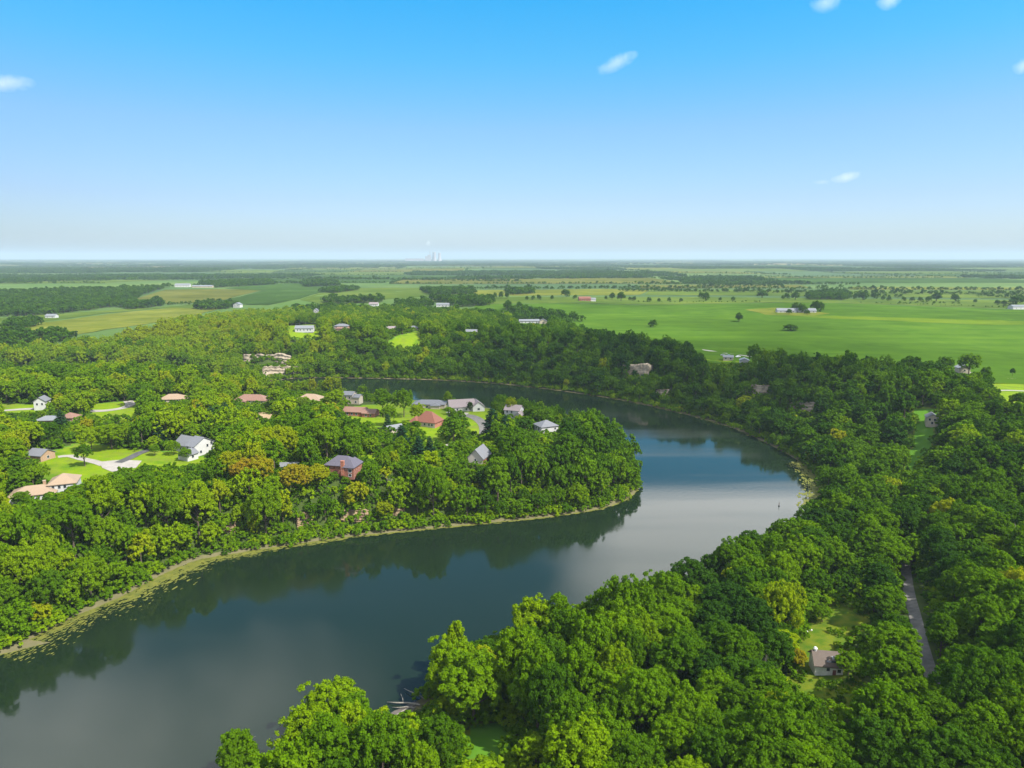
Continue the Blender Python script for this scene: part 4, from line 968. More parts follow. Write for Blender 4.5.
# the woods on both banks
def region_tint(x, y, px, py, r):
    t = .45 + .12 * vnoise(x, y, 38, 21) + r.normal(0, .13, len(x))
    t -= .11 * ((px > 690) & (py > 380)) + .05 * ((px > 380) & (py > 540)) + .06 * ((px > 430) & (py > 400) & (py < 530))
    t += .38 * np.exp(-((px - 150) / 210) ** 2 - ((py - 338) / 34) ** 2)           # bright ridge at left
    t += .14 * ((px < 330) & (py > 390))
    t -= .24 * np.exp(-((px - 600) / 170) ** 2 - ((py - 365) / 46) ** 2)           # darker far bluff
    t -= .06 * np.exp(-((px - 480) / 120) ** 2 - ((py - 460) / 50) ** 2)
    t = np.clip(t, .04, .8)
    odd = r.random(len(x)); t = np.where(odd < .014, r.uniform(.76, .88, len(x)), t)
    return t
r = np.random.default_rng(31)
X, Y = poisson(-950, 1150, 95, 1150, 5.8, 41)
keep = ~inside(RIVER, X, Y) & (seg_dist(RIVER, X, Y) > 3.0) & (Y > 95)
X, Y = X[keep], Y[keep]; Z = terrain(X, Y)
gx, gy, gd = project(X, Y, Z)
keep = (gx > -130) & (gx < 1150) & (gy > edge_y(gx)) & (gy < 900)
X, Y, Z, gx, gy, gd = (q[keep] for q in (X, Y, Z, gx, gy, gd))
size = np.clip(r.normal(1, .26, len(X)), .5, 1.55)
shore = seg_dist(RIVER, X, Y)
rad = 4.7 * size; hgt = 12.6 * np.clip(size * r.normal(1, .15, len(X)), .6, 1.5)
bluff = (gy < 420) & (gx > 200)
rad = np.where(bluff, rad * .82, rad); hgt = np.where(bluff, hgt * .85, hgt)
rad = np.where(shore < 7, rad * .8, rad); hgt = np.where(shore < 7, hgt * .8, np.where((shore < 45) & ~bluff & (gx < 640), hgt * 1.25, np.where((shore < 90) & bluff, hgt * 1.2, hgt)))
# drop trees crowded by bigger ones (keeps 13 m crowns from merging)
order = np.argsort(-rad); taken = np.zeros(len(X), bool); cell = {}
drop = np.zeros(len(X), bool)
for i in order:
    ci_, cj_ = int(X[i] // 12), int(Y[i] // 12); bad = False
    for a in (-1, 0, 1):
        for b in (-1, 0, 1):
            for j in cell.get((ci_ + a, cj_ + b), ()):
                if (X[i] - X[j]) ** 2 + (Y[i] - Y[j]) ** 2 < (.50 * (rad[i] + rad[j])) ** 2: bad = True
    if bad: drop[i] = True
    else: cell.setdefault((ci_, cj_), []).append(i)
for t in TREES:
    drop |= np.hypot(X - t['x'], Y - t['y']) < .62 * (rad + t['r'])
ok = ~drop
X, Y, Z, gx, gy, gd, rad, hgt = (q[ok] for q in (X, Y, Z, gx, gy, gd, rad, hgt))
ok = free_mask(X, Y, Z, hgt, rad)
# hand placed trees keep their own sight line
X, Y, Z, gx, gy, gd, rad, hgt = (q[ok] for q in (X, Y, Z, gx, gy, gd, rad, hgt))
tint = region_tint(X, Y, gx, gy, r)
print('forest trees', len(X))
cxp, cyp, cdp = project(X, Y, Z + hgt * .6)
vis = (cxp > -10) & (cxp < 1034) & (cyp > 0) & (cyp < 800)
score = np.where(vis, rad / cdp, 0)
n_single = 300 - sum(t['name'] == 'broadleaf_tree' for t in TREES) + 46
top = np.argsort(-score)[:n_single]
single = np.zeros(len(X), bool); single[top] = True

def zone(px, py):
    if py > 480 and px < 420 and py < 660 and flat(px, py)[1] > 0 and px < 420 and (py < 655 - px * .33): return 'on the near bluff of the left bank'
    if px < 660 and py < 520: return 'on the peninsula'
    if px > 905 + (py - 560) * .25: return 'right of the gravel lane'
    if py > 690: return 'in the near wood at the bottom'
    if px > 700: return 'between the gravel lane and the river'
    return 'on the near river bank'
def hue(t): return 'dark green' if t < .3 else 'mid green' if t < .46 else 'bright green' if t < .62 else 'yellow green' if t < .78 else 'yellowing'
for i in top:
    sz_ = 'small' if rad[i] < 4.2 else 'large' if rad[i] > 5.7 else 'medium sized'
    zn_ = zone(gx[i], gy[i])
    TREES.append(dict(x=X[i], y=Y[i], z=Z[i], r=rad[i], h=hgt[i], tint=tint[i], label=f'{sz_} {hue(tint[i])} broadleaf tree {zn_}', form=None, name='broadleaf_tree', group=f'{sz_} {hue(tint[i])} trees {zn_}'))
def make_tree(t, i):
    f = t['form']; crown, trunk = SPARSE if f == 'sparse' else HI[(i * 5 + 3) % 7 if f is None else f]
    bh = {0: 14, 1: 15, 2: 13, 3: 14.5, 4: 14, 5: 15, 6: 16, 7: 12, 8: 16}[HI.index((crown, trunk))] if f != 'sparse' else 16
    br = {0: 6.2, 1: 5.8, 2: 6.6, 3: 6.0, 4: 5.6, 5: 6.6, 6: 5.2, 7: 6, 8: 5}[HI.index((crown, trunk))] if f != 'sparse' else 4.2
    root = thing(t['name'], t['label'], 'tree', (t['x'], t['y'], t['z'] - .1), (i * 2.399) % 6.283, t['group'])
    root.scale = (t['r'] / br, t['r'] / br, t['h'] / bh)
    c = link('crown', crown, root); c['tint'] = float(t['tint']); link('trunk', trunk, root)
for i, t in enumerate(TREES): make_tree(t, i)

rest = ~single
tn = int(rest.sum())
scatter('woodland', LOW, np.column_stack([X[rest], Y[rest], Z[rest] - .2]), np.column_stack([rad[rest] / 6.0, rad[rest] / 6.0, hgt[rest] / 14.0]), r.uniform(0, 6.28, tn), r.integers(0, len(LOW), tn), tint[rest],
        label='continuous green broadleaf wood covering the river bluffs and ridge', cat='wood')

# bushes under the wood and along the banks
bx_, by_ = poisson(-750, 700, 95, 900, 3.5, 77)
ds = seg_dist(RIVER, bx_, by_); inn = inside(RIVER, bx_, by_)
bz_ = terrain(bx_, by_); qx, qy, qd = project(bx_, by_, bz_)
kb = ~inn & (ds > .3) & ((ds < 60) | (rng.random(len(ds)) < .42)) & (qx > -60) & (qx < 1080) & (qy > edge_y(qx) + 3) & (qy < 840)
for i_, p_ in enumerate(OPEN): kb &= ~inside(p_, qx, qy) | ((i_ == 5) & (rng.random(len(qx)) < .5))
for fx, fy, fr in FOOT: kb &= np.hypot(bx_ - fx, by_ - fy) > fr
for poly, pd in CLEAR: kb &= ~(inside(poly, qx, qy - 2 * FOC / qd) & (qd < pd))
lane = np.array([tuple(at(*q)[:2]) for q in [(880, 505), (896, 530), (904, 555), (907, 580), (914, 612), (922, 645), (931, 675), (942, 702), (962, 740)]])
kb &= seg_dist(lane, bx_, by_, False) > 4
cw = np.array([tuple(at(*q)[:2]) for q in LAWN_PX[10]]); wx, wy = poisson(cw[:, 0].min(), cw[:, 0].max(), cw[:, 1].min(), cw[:, 1].max(), 2.6, 88)
cbn = at(826, 670); kw_ = inside(cw, wx, wy) & (np.hypot(wx - cbn.x, wy - cbn.y) > 6.5) & (vnoise(wx, wy, 6, 61) > -.1)
bx_, by_, bz_, ds = bx_[kb], by_[kb], bz_[kb], ds[kb]; nb = len(bx_); bx_ = np.concatenate([bx_, wx[kw_]]); by_ = np.concatenate([by_, wy[kw_]]); bz_ = terrain(bx_, by_); ds = np.concatenate([ds, np.full(kw_.sum(), 99.)]); nw_ = int(kw_.sum()); nb = len(bx_); bs = np.where(ds < 10, r.uniform(.6, 1.3, nb), r.uniform(.7, 1.6, nb))
bs[nb - nw_:] = r.uniform(.2, .55, nw_)
scatter('undergrowth', BUSH, np.column_stack([bx_, by_, bz_ - .2]), np.column_stack([bs, bs, bs]), r.uniform(0, 6.28, nb), r.integers(0, 3, nb), np.clip(r.normal(.42, .12, nb) + .08 * (ds < 12), .1, .85),
        label='tangled green undergrowth along the banks and below the trees', cat='undergrowth')

# woods and hedges across the farmland
FW = []
def fill_px(poly, s, tintm=.16, grow=1.0, seed=0):
    w = np.array([tuple(at(*q)[:2]) for q in poly]); lo, hi = w.min(0), w.max(0); a, b = poisson(lo[0], hi[0], lo[1], hi[1], s, 300 + seed); k_ = inside(w, a, b)
    FW.append((a[k_], b[k_], np.full(k_.sum(), grow), np.full(k_.sum(), tintm)))
def row_px(p0, p1, s=8, width=6, tintm=.16, grow=.8, seed=0, gap=.05):
    rr_ = np.random.default_rng(500 + seed); a, b = at(*p0), at(*p1); n_ = max(2, int((b - a).length / s)); t_ = np.linspace(0, 1, n_); k_ = rr_.random(n_) > gap
    xs = a.x + (b.x - a.x) * t_ + rr_.normal(0, width / 2, n_); ys = a.y + (b.y - a.y) * t_ + rr_.normal(0, width / 2, n_); FW.append((xs[k_], ys[k_], np.full(k_.sum(), grow) * rr_.uniform(.7, 1.25, k_.sum()), np.full(k_.sum(), tintm)))
woods_px = [[(-60, 318), (-60, 296), (20, 293), (80, 291), (140, 290), (165, 288), (140, 296), (134, 303), (100, 309), (40, 316)],
            [(-60, 355), (-60, 338), (0, 336), (60, 335), (80, 340), (40, 352)],
            [(0, 330), (24, 322), (44, 325), (20, 331)], [(118, 307), (160, 303), (162, 306), (130, 310)], [(194, 309), (206, 305), (240, 305), (236, 308), (205, 310.5)],
            [(286, 318), (292, 311), (330, 309), (420, 311), (470, 315), (500, 317), (560, 322), (570, 330), (540, 328), (480, 320), (420, 316), (340, 314)],
            [(318, 302), (350, 299.5), (385, 301), (380, 303.5), (330, 304)], [(430, 299), (494, 300.5), (490, 306.5), (455, 307), (440, 303)],
            [(395, 304), (430, 303), (432, 308), (400, 309)], [(500, 308), (520, 310), (590, 322), (560, 322), (510, 314)],
            [(805, 297), (850, 297.5), (846, 300.5), (810, 300)], [(820, 293), (845, 293), (845, 296), (825, 296.5)],
            [(318, 292), (345, 289), (360, 290), (335, 293.5)], [(420, 291), (470, 290), (476, 294), (430, 295.5)], [(505, 292), (530, 291), (535, 294), (510, 295)], [(200, 284), (262, 281.5), (274, 282.5), (268, 285), (214, 287.5)], [(300, 283), (335, 282), (340, 286), (305, 287)]]
for i, wp in enumerate(woods_px): fill_px(wp, 10.5, .22, .95, i)
for i, (a, b, g_) in enumerate([((210, 288), (275, 284.5), 1.0), ((620, 291.5), (760, 292.5), 1), ((760, 293), (1030, 295), 1), ((640, 288.5), (1030, 290.5), .9), ((470, 289.5), (640, 288.5), 1), ((640, 284.6), (860, 285), 1), ((120, 289), (330, 282.5), 1), ((300, 279.5), (520, 282), 1.1),
                               ((160, 305), (225, 303.5), .7), ((830, 296.5), (900, 298), .9), ((640, 302.2), (760, 302.2), .3), ((860, 302.8), (1030, 308), .3), ((0, 283), (110, 281), 1.1), ((690, 362), (770, 367), .5), ((700, 287), (780, 286.5), 1.2), ((980, 297), (1030, 298.5), 1), ((900, 303), (960, 304), .4),
                               ((770, 366), (880, 372), .9), ((880, 374), (985, 384), 1.0), ((575, 334), (700, 361), .9)]): row_px(a, b, 6.5, 5, .22, g_ * .78, i)
for qi, (Xq, Yq, mode) in enumerate(FARWOODS):
    if mode != 'edge' or Yq.mean() > 7000 or abs(Xq.mean()) > Yq.mean() * .85 + 300: continue
    rq = np.random.default_rng(700 + qi)
    for e0, e1 in ((0, 1), (0, 3)):
        if rq.random() < .25: continue
        le = math.hypot(Xq[e1] - Xq[e0], Yq[e1] - Yq[e0]); n_ = max(2, int(le / (7 if Yq.mean() < 4000 else 14))); u_ = np.linspace(0, 1, n_); k_ = (vnoise(u_ * le + qi * 97, u_ * 0, 70, 9) > -.6) & (rq.random(n_) > .1)
        FW.append(((Xq[e0] + (Xq[e1] - Xq[e0]) * u_ + rq.normal(0, 2.5, n_))[k_], (Yq[e0] + (Yq[e1] - Yq[e0]) * u_ + rq.normal(0, 4, n_))[k_], (rq.uniform(.3, .7, n_) * (1 if Yq.mean() < 4000 else 1.25))[k_], np.full(k_.sum(), .26)))
fx = np.concatenate([q[0] for q in FW]); fy = np.concatenate([q[1] for q in FW]); fg = np.concatenate([q[2] for q in FW]); ft = np.concatenate([q[3] for q in FW])
fz = terrain(fx, fy); fh = fg * r.uniform(.75, 1.2, len(fx))
okf = free_mask(fx, fy, fz, fh * 13, fh * 6)
for t in TREES: okf &= ~((np.hypot(fx - t['x'], fy - t['y']) < 9))
fx, fy, fz, fg, ft, fh = (q[okf] for q in (fx, fy, fz, fg, ft, fh))
fpx = project(fx, fy, fz)[0]; nf = len(fx)
scatter('farmland_woods', FARM, np.column_stack([fx, fy, fz - .3]), np.column_stack([fh, fh, fh * r.uniform(.85, 1.15, nf)]), r.uniform(0, 6.28, nf), r.integers(0, 3, nf), np.clip(ft + r.normal(0, .07, nf), .02, .6),
        label='dark hedgerows and copses between the fields beyond the river', cat='wood')
cx_, cy_, cs_ = [], [], []
rr = np.random.default_rng(91)
for Xq, Yq, mode in FARWOODS:
    d_ = Yq.mean()
    if mode == 'edge' and d_ < 7000:
        continue
    if d_ > 16000 or abs(Xq.mean()) > Yq.mean() * .85 + 300: continue
    st = 36 if d_ < 6000 else 60
    if mode == 'fill':
        lu = max(2, int(math.hypot(Xq[1] - Xq[0], Yq[1] - Yq[0]) / st)); lv = max(2, int(math.hypot(Xq[3] - Xq[0], Yq[3] - Yq[0]) / st)); U, V_ = np.meshgrid(np.linspace(0, 1, lu), np.linspace(0, 1, lv)); U = U.ravel() + rr.normal(0, .3 / lu, U.size); V_ = V_.ravel() + rr.normal(0, .3 / lv, V_.size)
        a = (Xq[0] * (1 - U) + Xq[1] * U) * (1 - V_) + (Xq[3] * (1 - U) + Xq[2] * U) * V_; b = (Yq[0] * (1 - U) + Yq[1] * U) * (1 - V_) + (Yq[3] * (1 - U) + Yq[2] * U) * V_
        k_ = vnoise(a, b, 160, 8) > -.55
    else:
        lu = max(2, int(math.hypot(Xq[1] - Xq[0], Yq[1] - Yq[0]) / st)); U = np.linspace(0, 1, lu); lv = max(2, int(math.hypot(Xq[3] - Xq[0], Yq[3] - Yq[0]) / st)); V_ = np.linspace(0, 1, lv)
        a = np.concatenate([Xq[0] * (1 - U) + Xq[1] * U, Xq[0] * (1 - V_) + Xq[3] * V_]); b = np.concatenate([Yq[0] * (1 - U) + Yq[1] * U, Yq[0] * (1 - V_) + Yq[3] * V_]); k_ = rr.random(len(a)) > .3
    cx_.append(a[k_]); cy_.append(b[k_]); cs_.append(np.full(k_.sum(), (st / 36) ** .6 * (.75 if mode == 'edge' else 1)))
cx_ = np.concatenate(cx_); cy_ = np.concatenate(cy_); cs_ = np.concatenate(cs_); cz_ = terrain(cx_, cy_); nc = len(cx_)
print('far clumps', nc, 'farm trees', nf, 'bushes', nb)
scatter('distant_woods', CLUMP, np.column_stack([cx_, cy_, cz_ - .5]), np.column_stack([cs_, cs_, np.minimum(cs_, 1.1) * rr.uniform(.7, 1.15, nc)]), rr.uniform(0, 6.28, nc), rr.integers(0, 3, nc), np.clip(rr.normal(.16, .06, nc), .02, .5),
        label='hazy blue green woods stretching to the horizon', cat='wood')

# pines
def pine_meshes(seed, h=15, rad=4.2):
    r_ = np.random.default_rng(seed); Ps, Ns, Ss = [], [], []; tr = MB(); tr.tube([(0, 0, -.5), (0, 0, h * .5), (0, 0, h * .98)], [.26, .17, .03], 7)
    z = h * .12
    while z < h * .97:
        f = 1 - z / h; L0 = rad * (f ** .75) * r_.uniform(.85, 1.1) + .25; nbr = 7
        for k in range(nbr):
            a = k * 6.283 / nbr + r_.uniform(0, .9); dl = L0 * r_.uniform(.75, 1.12)
            tr.tube([(0, 0, z), (math.cos(a) * dl * .8, math.sin(a) * dl * .8, z + .12 * dl)], [.05, .02], 4)
            n_ = max(6, int(dl * 11)); u = r_.random(n_) ** .6
            P = np.column_stack([math.cos(a) * dl * u, math.sin(a) * dl * u, z + .16 * dl * u ** 2 + r_.normal(0, .1, n_)]) + np.column_stack([r_.normal(0, .14 * dl, n_) * (1.1 - u * .5), r_.normal(0, .14 * dl, n_) * (1.1 - u * .5), np.zeros(n_)])
            Ps.append(P); Ns.append(unit(np.array([math.cos(a) * .35, math.sin(a) * .35, 1.0]) + r_.normal(0, .3, (n_, 3)))); Ss.append(r_.uniform(.5, 1.0, n_))
        z += h * .062
    V, Fq = cards(np.concatenate(Ps), np.concatenate(Ns), np.concatenate(Ss), r_, .6)
    return mesh_np('crown', V, Fq, [M['needle']]), tr.mesh('trunk', M['bark'])
PINE = [pine_meshes(400 + i, 15, rr_) for i, rr_ in enumerate((4.4, 3.8, 5.0))]
PINES = [(160, 446, 15, .3, 'dark pine left of the large white house'), (212, 432, 16, .45, 'layered blue green pine behind the large white house'), (226, 430, 17, .4, 'taller layered pine behind the large white house'), (200, 428, 15, .35, 'leftmost pine of the row behind the large white house'), (238, 432, 15, .5, 'right end pine of the row behind the white house'),
         (147, 443, 14, .3, 'dark pine at the end of the asphalt drive'), (18, 438, 13, .55, 'pale blue green pine at the far left edge'), (36, 440, 12, .5, 'small pine left of the dark lawn tree'), (62, 431, 13, .4, 'pine in front of the small orange roofed house'),
         (388, 430, 10, .55, 'lone pine on the lawn of the pinkish roofed house'), (430, 460, 13, .2, 'dark cone shaped pine on the peninsula below the red house'), (492, 440, 19, .22, 'broad dark conifer towering over the cul-de-sac'), (505, 444, 17, .2, 'second broad dark conifer right of the cul-de-sac'), (340, 436, 13, .25, 'dark pine above the purple slate roof'), (402, 452, 15, .2, 'very dark pine in the middle of the peninsula'), (419, 462, 14, .2, 'dark pine left of the small brick gable')]
for i, (px_, py_, h, tn_, lb) in enumerate(PINES):
    b = at(px_, py_); root = thing('pine_tree', lb, 'pine tree', (b.x, b.y, b.z - .1), i * 1.3); s_ = h / 15; root.scale = (s_ * 1.15, s_ * 1.15, s_)
    c_, t_ = PINE[i % 3]; o_ = link('crown', c_, root); o_['tint'] = tn_; link('trunk', t_, root)

# bare trees
def bare_mesh(seed, h):
    r_ = random.Random(seed); mb = MB()
    def br(p, d, l, rad_, lev):
        e = p + d * l; mb.tube([p, p.lerp(e, .5) + Vector((r_.uniform(-.1, .1), r_.uniform(-.1, .1), .1)) * l * .4, e], [rad_, rad_ * .8, rad_ * .55], 5)
        if lev == 0: return
        for k in range(3 if lev > 1 else 4):
            a = r_.uniform(0, 6.28); nd = (d + Vector((math.cos(a), math.sin(a), r_.uniform(-.1, .5))) * r_.uniform(.5, .9)).normalized(); br(e if k else p.lerp(e, .7), nd, l * r_.uniform(.55, .8), rad_ * .55, lev - 1)
    br(Vector((0, 0, -.3)), Vector((r_.uniform(-.06, .06), r_.uniform(-.06, .06), 1)).normalized(), h * .36, h * .016, 4)
    return mb.mesh('branches', M['deadwood'])
for i, (px_, py_, h, lb) in enumerate([(248, 766, 9, 'bare grey tree at the rocky point in the bottom left'), (358, 775, 8, 'bare twiggy tree at the bottom left of the big bright tree'), (995, 560, 17, 'pale dead tree standing tall in the right woods'), (1004, 548, 14, 'shorter pale dead tree in the right woods'),
                                  (388, 500, 12, 'pale bare tree among dark crowns on the near bluff'), (610, 655, 12, 'bare twiggy tree on the near bank'), (755, 690, 12, 'slim dead tree left of the cabin clearing'), (288, 500, 9, 'grey bare branches under the golden trees')]):
    b = at(px_, py_); tag(link('bare_tree', bare_mesh(50 + i, h)), lb, 'dead tree').location = b

# driftwood, rocks, algae, buoy
def logm(label, p0, p1, r0, lift=.25, fork=False):
    a, b = at(*p0, lift), at(*p1, lift); mb = MB(); d = b - a
    r0 *= .7; mb.tube([a * 0, d * .35 + Vector((.1, .2, .15)), d * .7 + Vector((0, -.1, .1)), d], [r0, r0 * .85, r0 * .65, r0 * .3], 8)
    if fork: mb.tube([d * .5, d * .6 + Vector((.6, .9, .7)), d * .75 + Vector((1.2, 2.2, 1.2))], [r0 * .5, r0 * .35, .04], 6)
    tag(mb.build('driftwood_log', M['deadwood'], smooth=True), label, 'log').location = a
logm('longest pale driftwood log lying along the water edge', (420, 706), (387, 703), .42, .3, True)
logm('thin driftwood log pointing out into the river', (425, 701), (404, 690), .28, .5)
logm('dark half sunk log beside the long pale driftwood', (414, 709), (392, 708), .3, .2)
logm('log slanting up the muddy bank below the driftwood', (394, 718), (418, 704), .3, .35)
def stone(label, px, py, s, seed, mat='rock2', name='boulder', group=None):
    r_ = random.Random(seed); bm = bmesh.new(); bmesh.ops.create_icosphere(bm, subdivisions=2, radius=s)
    for v in bm.verts: v.co *= 1 + .22 * math.sin(v.co.x * 4 / s + seed) * math.cos(v.co.y * 3 / s + seed) + r_.uniform(-.06, .06)
    for v in bm.verts: v.co.z *= .6
    me = bpy.data.meshes.new(name); bm.to_mesh(me); bm.free(); me.materials.append(M[mat]); tag(link(name, me), label, name, group).location = at(px, py, s * .2)
M['rock2'] = plain('bank_rock', (.34, .31, .27), (.22, .20, .18), 1.2, .95, .05)
M['paleobj'] = plain('pale_rock', (.42, .42, .39), (.34, .34, .32), 1.5, .8, .1)
for i in range(34):
    px_ = random.uniform(192, 275); stone('grey boulder on the rocky point at the bottom left water edge', px_, 786 - (px_ - 192) * .27 + random.uniform(-3, 12), random.uniform(.4, 1.0), i, group='boulders on the rocky point')
stone('larger white rock in the grass left of the abandoned cabin', 805, 632.5, .95, 3, 'paleobj'); stone('smaller white rock in the grass left of the abandoned cabin', 811, 630.5, .5, 8, 'paleobj')
t = thing('buoy', 'tiny dark buoy floating in the bright bend of the river', 'buoy', (*flat(779, 506), 0))
mb = MB(); mb.tube([(0, 0, -.3), (0, 0, .25), (0, 0, .45)], [.45, .45, .25], 12); mb.build('float', M['asphalt'], t)
mb = MB(); mb.tube([(0, 0, .4), (0, 0, 2.0), (0, 0, 2.2)], [.14, .1, .02], 10); mb.build('marker', M['rrust'], t)

M['algae'] = plain('algae', (.135, .135, .02), (.07, .085, .014), .35, .8, .2, 6)
def algae():
    r_ = np.random.default_rng(12); V, Fq = [], []
    S = np.array([flat(*p) for p in SOUTH[:16]]); T = np.array([flat(*p) for p in [(800, 462), (812, 470), (818, 480), (820, 490), (812, 508)]])
    F2 = np.array([flat(*p) for p in [(430, 380), (500, 384), (560, 391), (620, 400), (680, 413), (730, 427), (770, 445)]])
    def along(P, n_, off, smin, smax, wfun):
        L_ = np.linalg.norm(np.diff(P, axis=0), axis=1); cum = np.concatenate([[0], np.cumsum(L_)])
        for _ in range(n_):
            s = r_.uniform(0, cum[-1]); i = min(np.searchsorted(cum, s) - 1, len(L_) - 1); i = max(i, 0); t_ = (s - cum[i]) / L_[i]; p = P[i] * (1 - t_) + P[i + 1] * t_
            f = s / cum[-1]; d = (P[i + 1] - P[i]) / L_[i]; nn = np.array([d[1], -d[0]]); q = p + nn * (off + abs(r_.normal(0, wfun(f)))); sz_ = r_.uniform(smin, smax)
            k_ = 9; b = len(V); th = r_.uniform(0, 6.28)
            z_ = .02 + r_.random() * .05
            ax = d * sz_ * r_.uniform(1.2, 2.6); ay = nn * sz_ * .7
            for j in range(k_):
                a = 6.283 * j / k_; rad_ = r_.uniform(.55, 1.2); w = q + ax * math.cos(a) * rad_ + ay * math.sin(a) * rad_; V.append((w[0], w[1], z_))
            V.append((q[0], q[1], z_ + .03))
            for j in range(k_): Fq.append((b + j, b + (j + 1) % k_, b + k_))
    along(S, 1500, -.8, .25, .9, lambda f: .8 if f > .45 else 1.9)
    along(S[:7], 1500, 0, .1, .45, lambda f: 5.5 if f < .75 else 2.5)
    along(S[3:6], 330, 0, .3, .9, lambda f: 3.5)
    along(T, 1300, -1, .3, 1.0, lambda f: 3.6); along(F2, 160, -.5, .3, .9, lambda f: .7)
    me = bpy.data.meshes.new('algae'); me.from_pydata(V, [], Fq); me.update(); me.materials.append(M['algae'])
    bm = bmesh.new(); bm.from_mesh(me)
    for f in bm.faces:
        f.normal_update()
        if f.normal.z < 0: f.normal_flip()
    bm.to_mesh(me); bm.free()
    tag(link('algae', me), 'yellow green floating algae mats along the river margin', 'algae', kind='stuff')
algae()

# power station on the horizon
up_ = thing('utility_pole', 'pale utility pole rising from the far bluff wood', 'utility pole', at(503, 324))
mb = MB(); mb.tube([(0, 0, 0), (0, 0, 17)], [.22, .14], 8); mb.build('pole', M['deadwood'], up_)
mb = MB(); mb.box(-1.4, 1.4, -.08, .08, 15.6, 15.85); mb.build('crossarm', M['deadwood'], up_)
def plant():
    x, y = flat(430, 262, 0); dd = 14500; x = (432 - 512) / FOC * dd; y = dd; z = tz(x, y)
    M['plantw'] = plain('pale_concrete', (.36, .33, .34), (.30, .28, .29), .02, .8, .1)
    root = thing('power_station', 'pale power station with cooling towers on the hazy horizon', 'power station', (x, y, z))
    for dx_, h in ((80, 190), (185, 175)):
        mb = MB(); zz = np.linspace(0, 1, 12); mb.tube([(dx_, 0, h * q) for q in zz], [48 * math.sqrt(.32 + ((q - .72) / .72) ** 2 * .68) for q in zz], 20); mb.build('cooling_tower', M['plantw'], root, True)
    mb = MB(); mb.box(-110, 10, -40, 40, 0, 105); mb.box(-60, 0, -35, 35, 105, 135); mb.build('boiler_house', M['plantw'], root)
    for dx_, h in ((-20, 205), (30, 200)):
        mb = MB(); mb.tube([(dx_, 60, 0), (dx_, 60, h)], [9, 6], 10); mb.build('smoke_stack', M['plantw'], root)
    mb = MB(); mb.box(-520, -140, -30, 30, 0, 60); mb.build('turbine_hall', M['plantw'], root)
plant()

# ------------------------------------------------------------------ clouds and air
def cloudmat(name, dens, seed_soft=True):
    m, n, o = new_mat(name); v = n.nodes.new('ShaderNodeVolumePrincipled'); v.inputs['Color'].default_value = (.98, .98, 1, 1); v.inputs['Density'].default_value = dens; v.inputs['Anisotropy'].default_value = .2
    if seed_soft:
        # vapour thins out raggedly towards the edge
        L_ = n.links.new; tcn = n.nodes.new('ShaderNodeTexCoord'); k = noise(n, .011, 5, rough=.65)
        mp = n.nodes.new('ShaderNodeMapping'); mp.inputs['Location'].default_value = (-1, -1, -1); mp.inputs['Scale'].default_value = (2, 2, 2); L_(tcn.outputs['Generated'], mp.inputs[0])
        ln = n.nodes.new('ShaderNodeVectorMath'); ln.operation = 'LENGTH'; L_(mp.outputs[0], ln.inputs[0])
        a = n.nodes.new('ShaderNodeMath'); a.operation = 'MULTIPLY_ADD'; L_(k.outputs[0], a.inputs[0]); a.inputs[1].default_value = 1.7; a.inputs[2].default_value = -.25
        b = n.nodes.new('ShaderNodeMath'); b.operation = 'SUBTRACT'; L_(a.outputs[0], b.inputs[0]); L_(ln.outputs['Value'], b.inputs[1])
        mr = n.nodes.new('ShaderNodeMapRange'); L_(b.outputs[0], mr.inputs['Value']); mr.inputs['From Min'].default_value = -.35; mr.inputs['From Max'].default_value = .45; mr.inputs['To Max'].default_value = dens * 1.0
        L_(mr.outputs[0], v.inputs['Density'])
    n.links.new(v.outputs[0], o.inputs['Volume']); return m
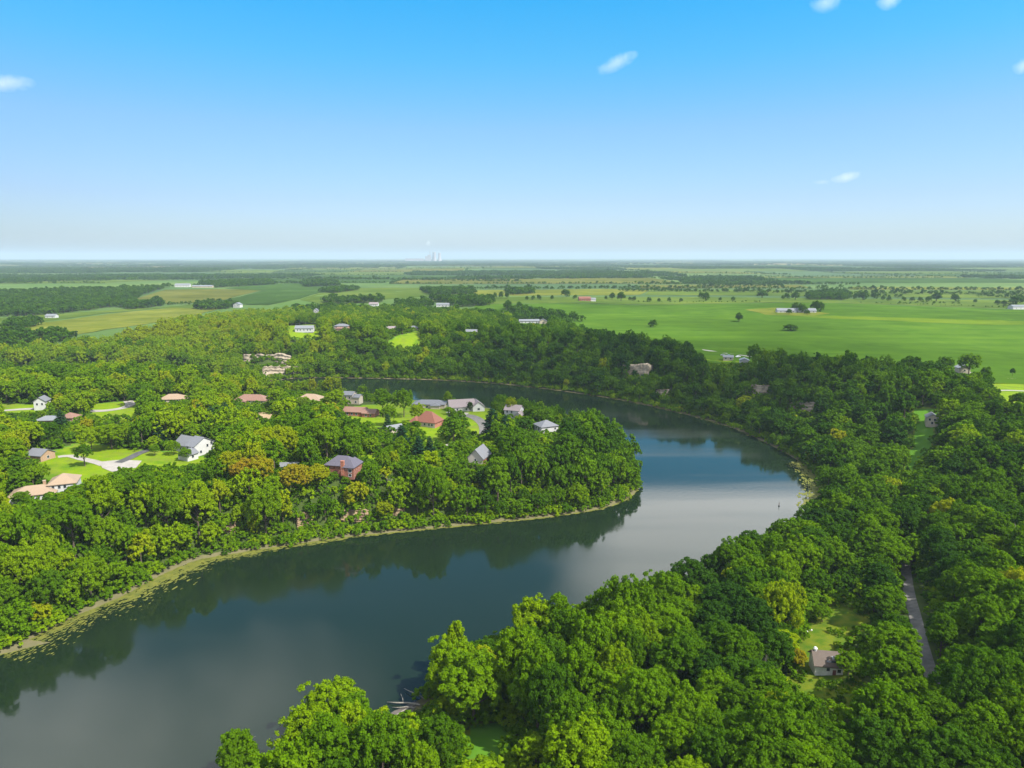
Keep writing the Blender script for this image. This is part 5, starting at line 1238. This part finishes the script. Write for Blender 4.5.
def cloud(label, px, py, dist, w, h, dep, seed, dens, tilt=0, n_=14, loc=None):
    r_ = random.Random(seed); bm = bmesh.new()
    dx, dy, dz = rayd(px, py); c0 = Vector((dx, dy, dz)).normalized() * dist + Vector((0, 0, CAM_Z)) if loc is None else Vector(loc)
    bmesh.ops.create_icosphere(bm, subdivisions=4, radius=1)
    lob = [(Vector((r_.uniform(-1, 1), r_.uniform(-1, 1), r_.uniform(-.7, 1))).normalized(), r_.uniform(.3, .6)) for _ in range(n_)]
    for v in bm.verts:
        d = v.co.normalized(); k = .55 + sum(a * max(0, d.dot(q) - .72) / .28 for q, a in lob) * .9; k += .06 * math.sin(d.x * 17 + seed) * math.sin(d.y * 15) * math.sin(d.z * 19)
        if loc is None or n_ != 14 or dist == 0 and w < 200: k = 1.0 + .05 * k
        v.co = Vector((d.x * k * w / 2, d.y * k * dep / 2, d.z * k * h / 2))
    me = bpy.data.meshes.new('cloud'); bm.to_mesh(me); bm.free(); me.materials.append(cloudmat('cloud_vapour', dens, w < 390 or loc is None))
    o = link('cloud', me); o.location = c0; o.rotation_euler = (0, -tilt, 0); tag(o, label, 'cloud'); return o
DIST = 5000
S_ = DIST / FOC
cloud('long wispy white cloud slanting high in the middle of the sky', 616, 63, DIST, 42 * S_, 14 * S_, 16 * S_, 1, .006, R(22))
cloud('small white cloud at the left edge of the sky', 6, 83, DIST, 42 * S_, 13 * S_, 16 * S_, 2, 0.007)
cloud('faint small white cloud low in the right sky', 846, 177, DIST, 26 * S_, 10 * S_, 16 * S_, 3, 0.006, R(8))
cloud('very faint wisp left of the low right cloud', 822, 182, DIST, 16 * S_, 5 * S_, 10 * S_, 8, .003)
cloud('small cloud cut by the top edge right of centre', 826, 3, DIST, 26 * S_, 15 * S_, 18 * S_, 4, 0.005)
cloud('rounder small cloud cut by the top edge at right', 889, 0, DIST, 19 * S_, 15 * S_, 16 * S_, 5, 0.007)
cloud('small cloud cut by the right edge of the picture', 1023, 66, DIST, 14 * S_, 12 * S_, 12 * S_, 6, 0.007)
# a passing cloud overhead, behind the right shoulder of the view, shades the far bluff
cloud('broad cloud overhead that shades the far bluff', 0, 0, 0, 400, 130, 250, 9, .0062, loc=(150 + .848 * 755, 640 - .53 * 755, 900))
x_ = (430 - 512) / FOC * 14500
cloud('thin white steam plume drifting over the power station', 0, 0, 0, 120, 130, 120, 15, .006, loc=(x_, 14500, 400))
HAZE = 6.3e-5
m, n, o = new_mat('haze_air'); v = n.nodes.new('ShaderNodeVolumePrincipled'); v.inputs['Color'].default_value = (.50, .62, .76, 1); v.inputs['Density'].default_value = HAZE; v.inputs['Anisotropy'].default_value = .0
n.links.new(v.outputs[0], o.inputs['Volume'])
mb = MB(); mb.box(-46000, 46000, -46000, 46000, -12, 330); tag(mb.build('haze', m), 'thin blue haze lying over the land', 'haze', kind='stuff')
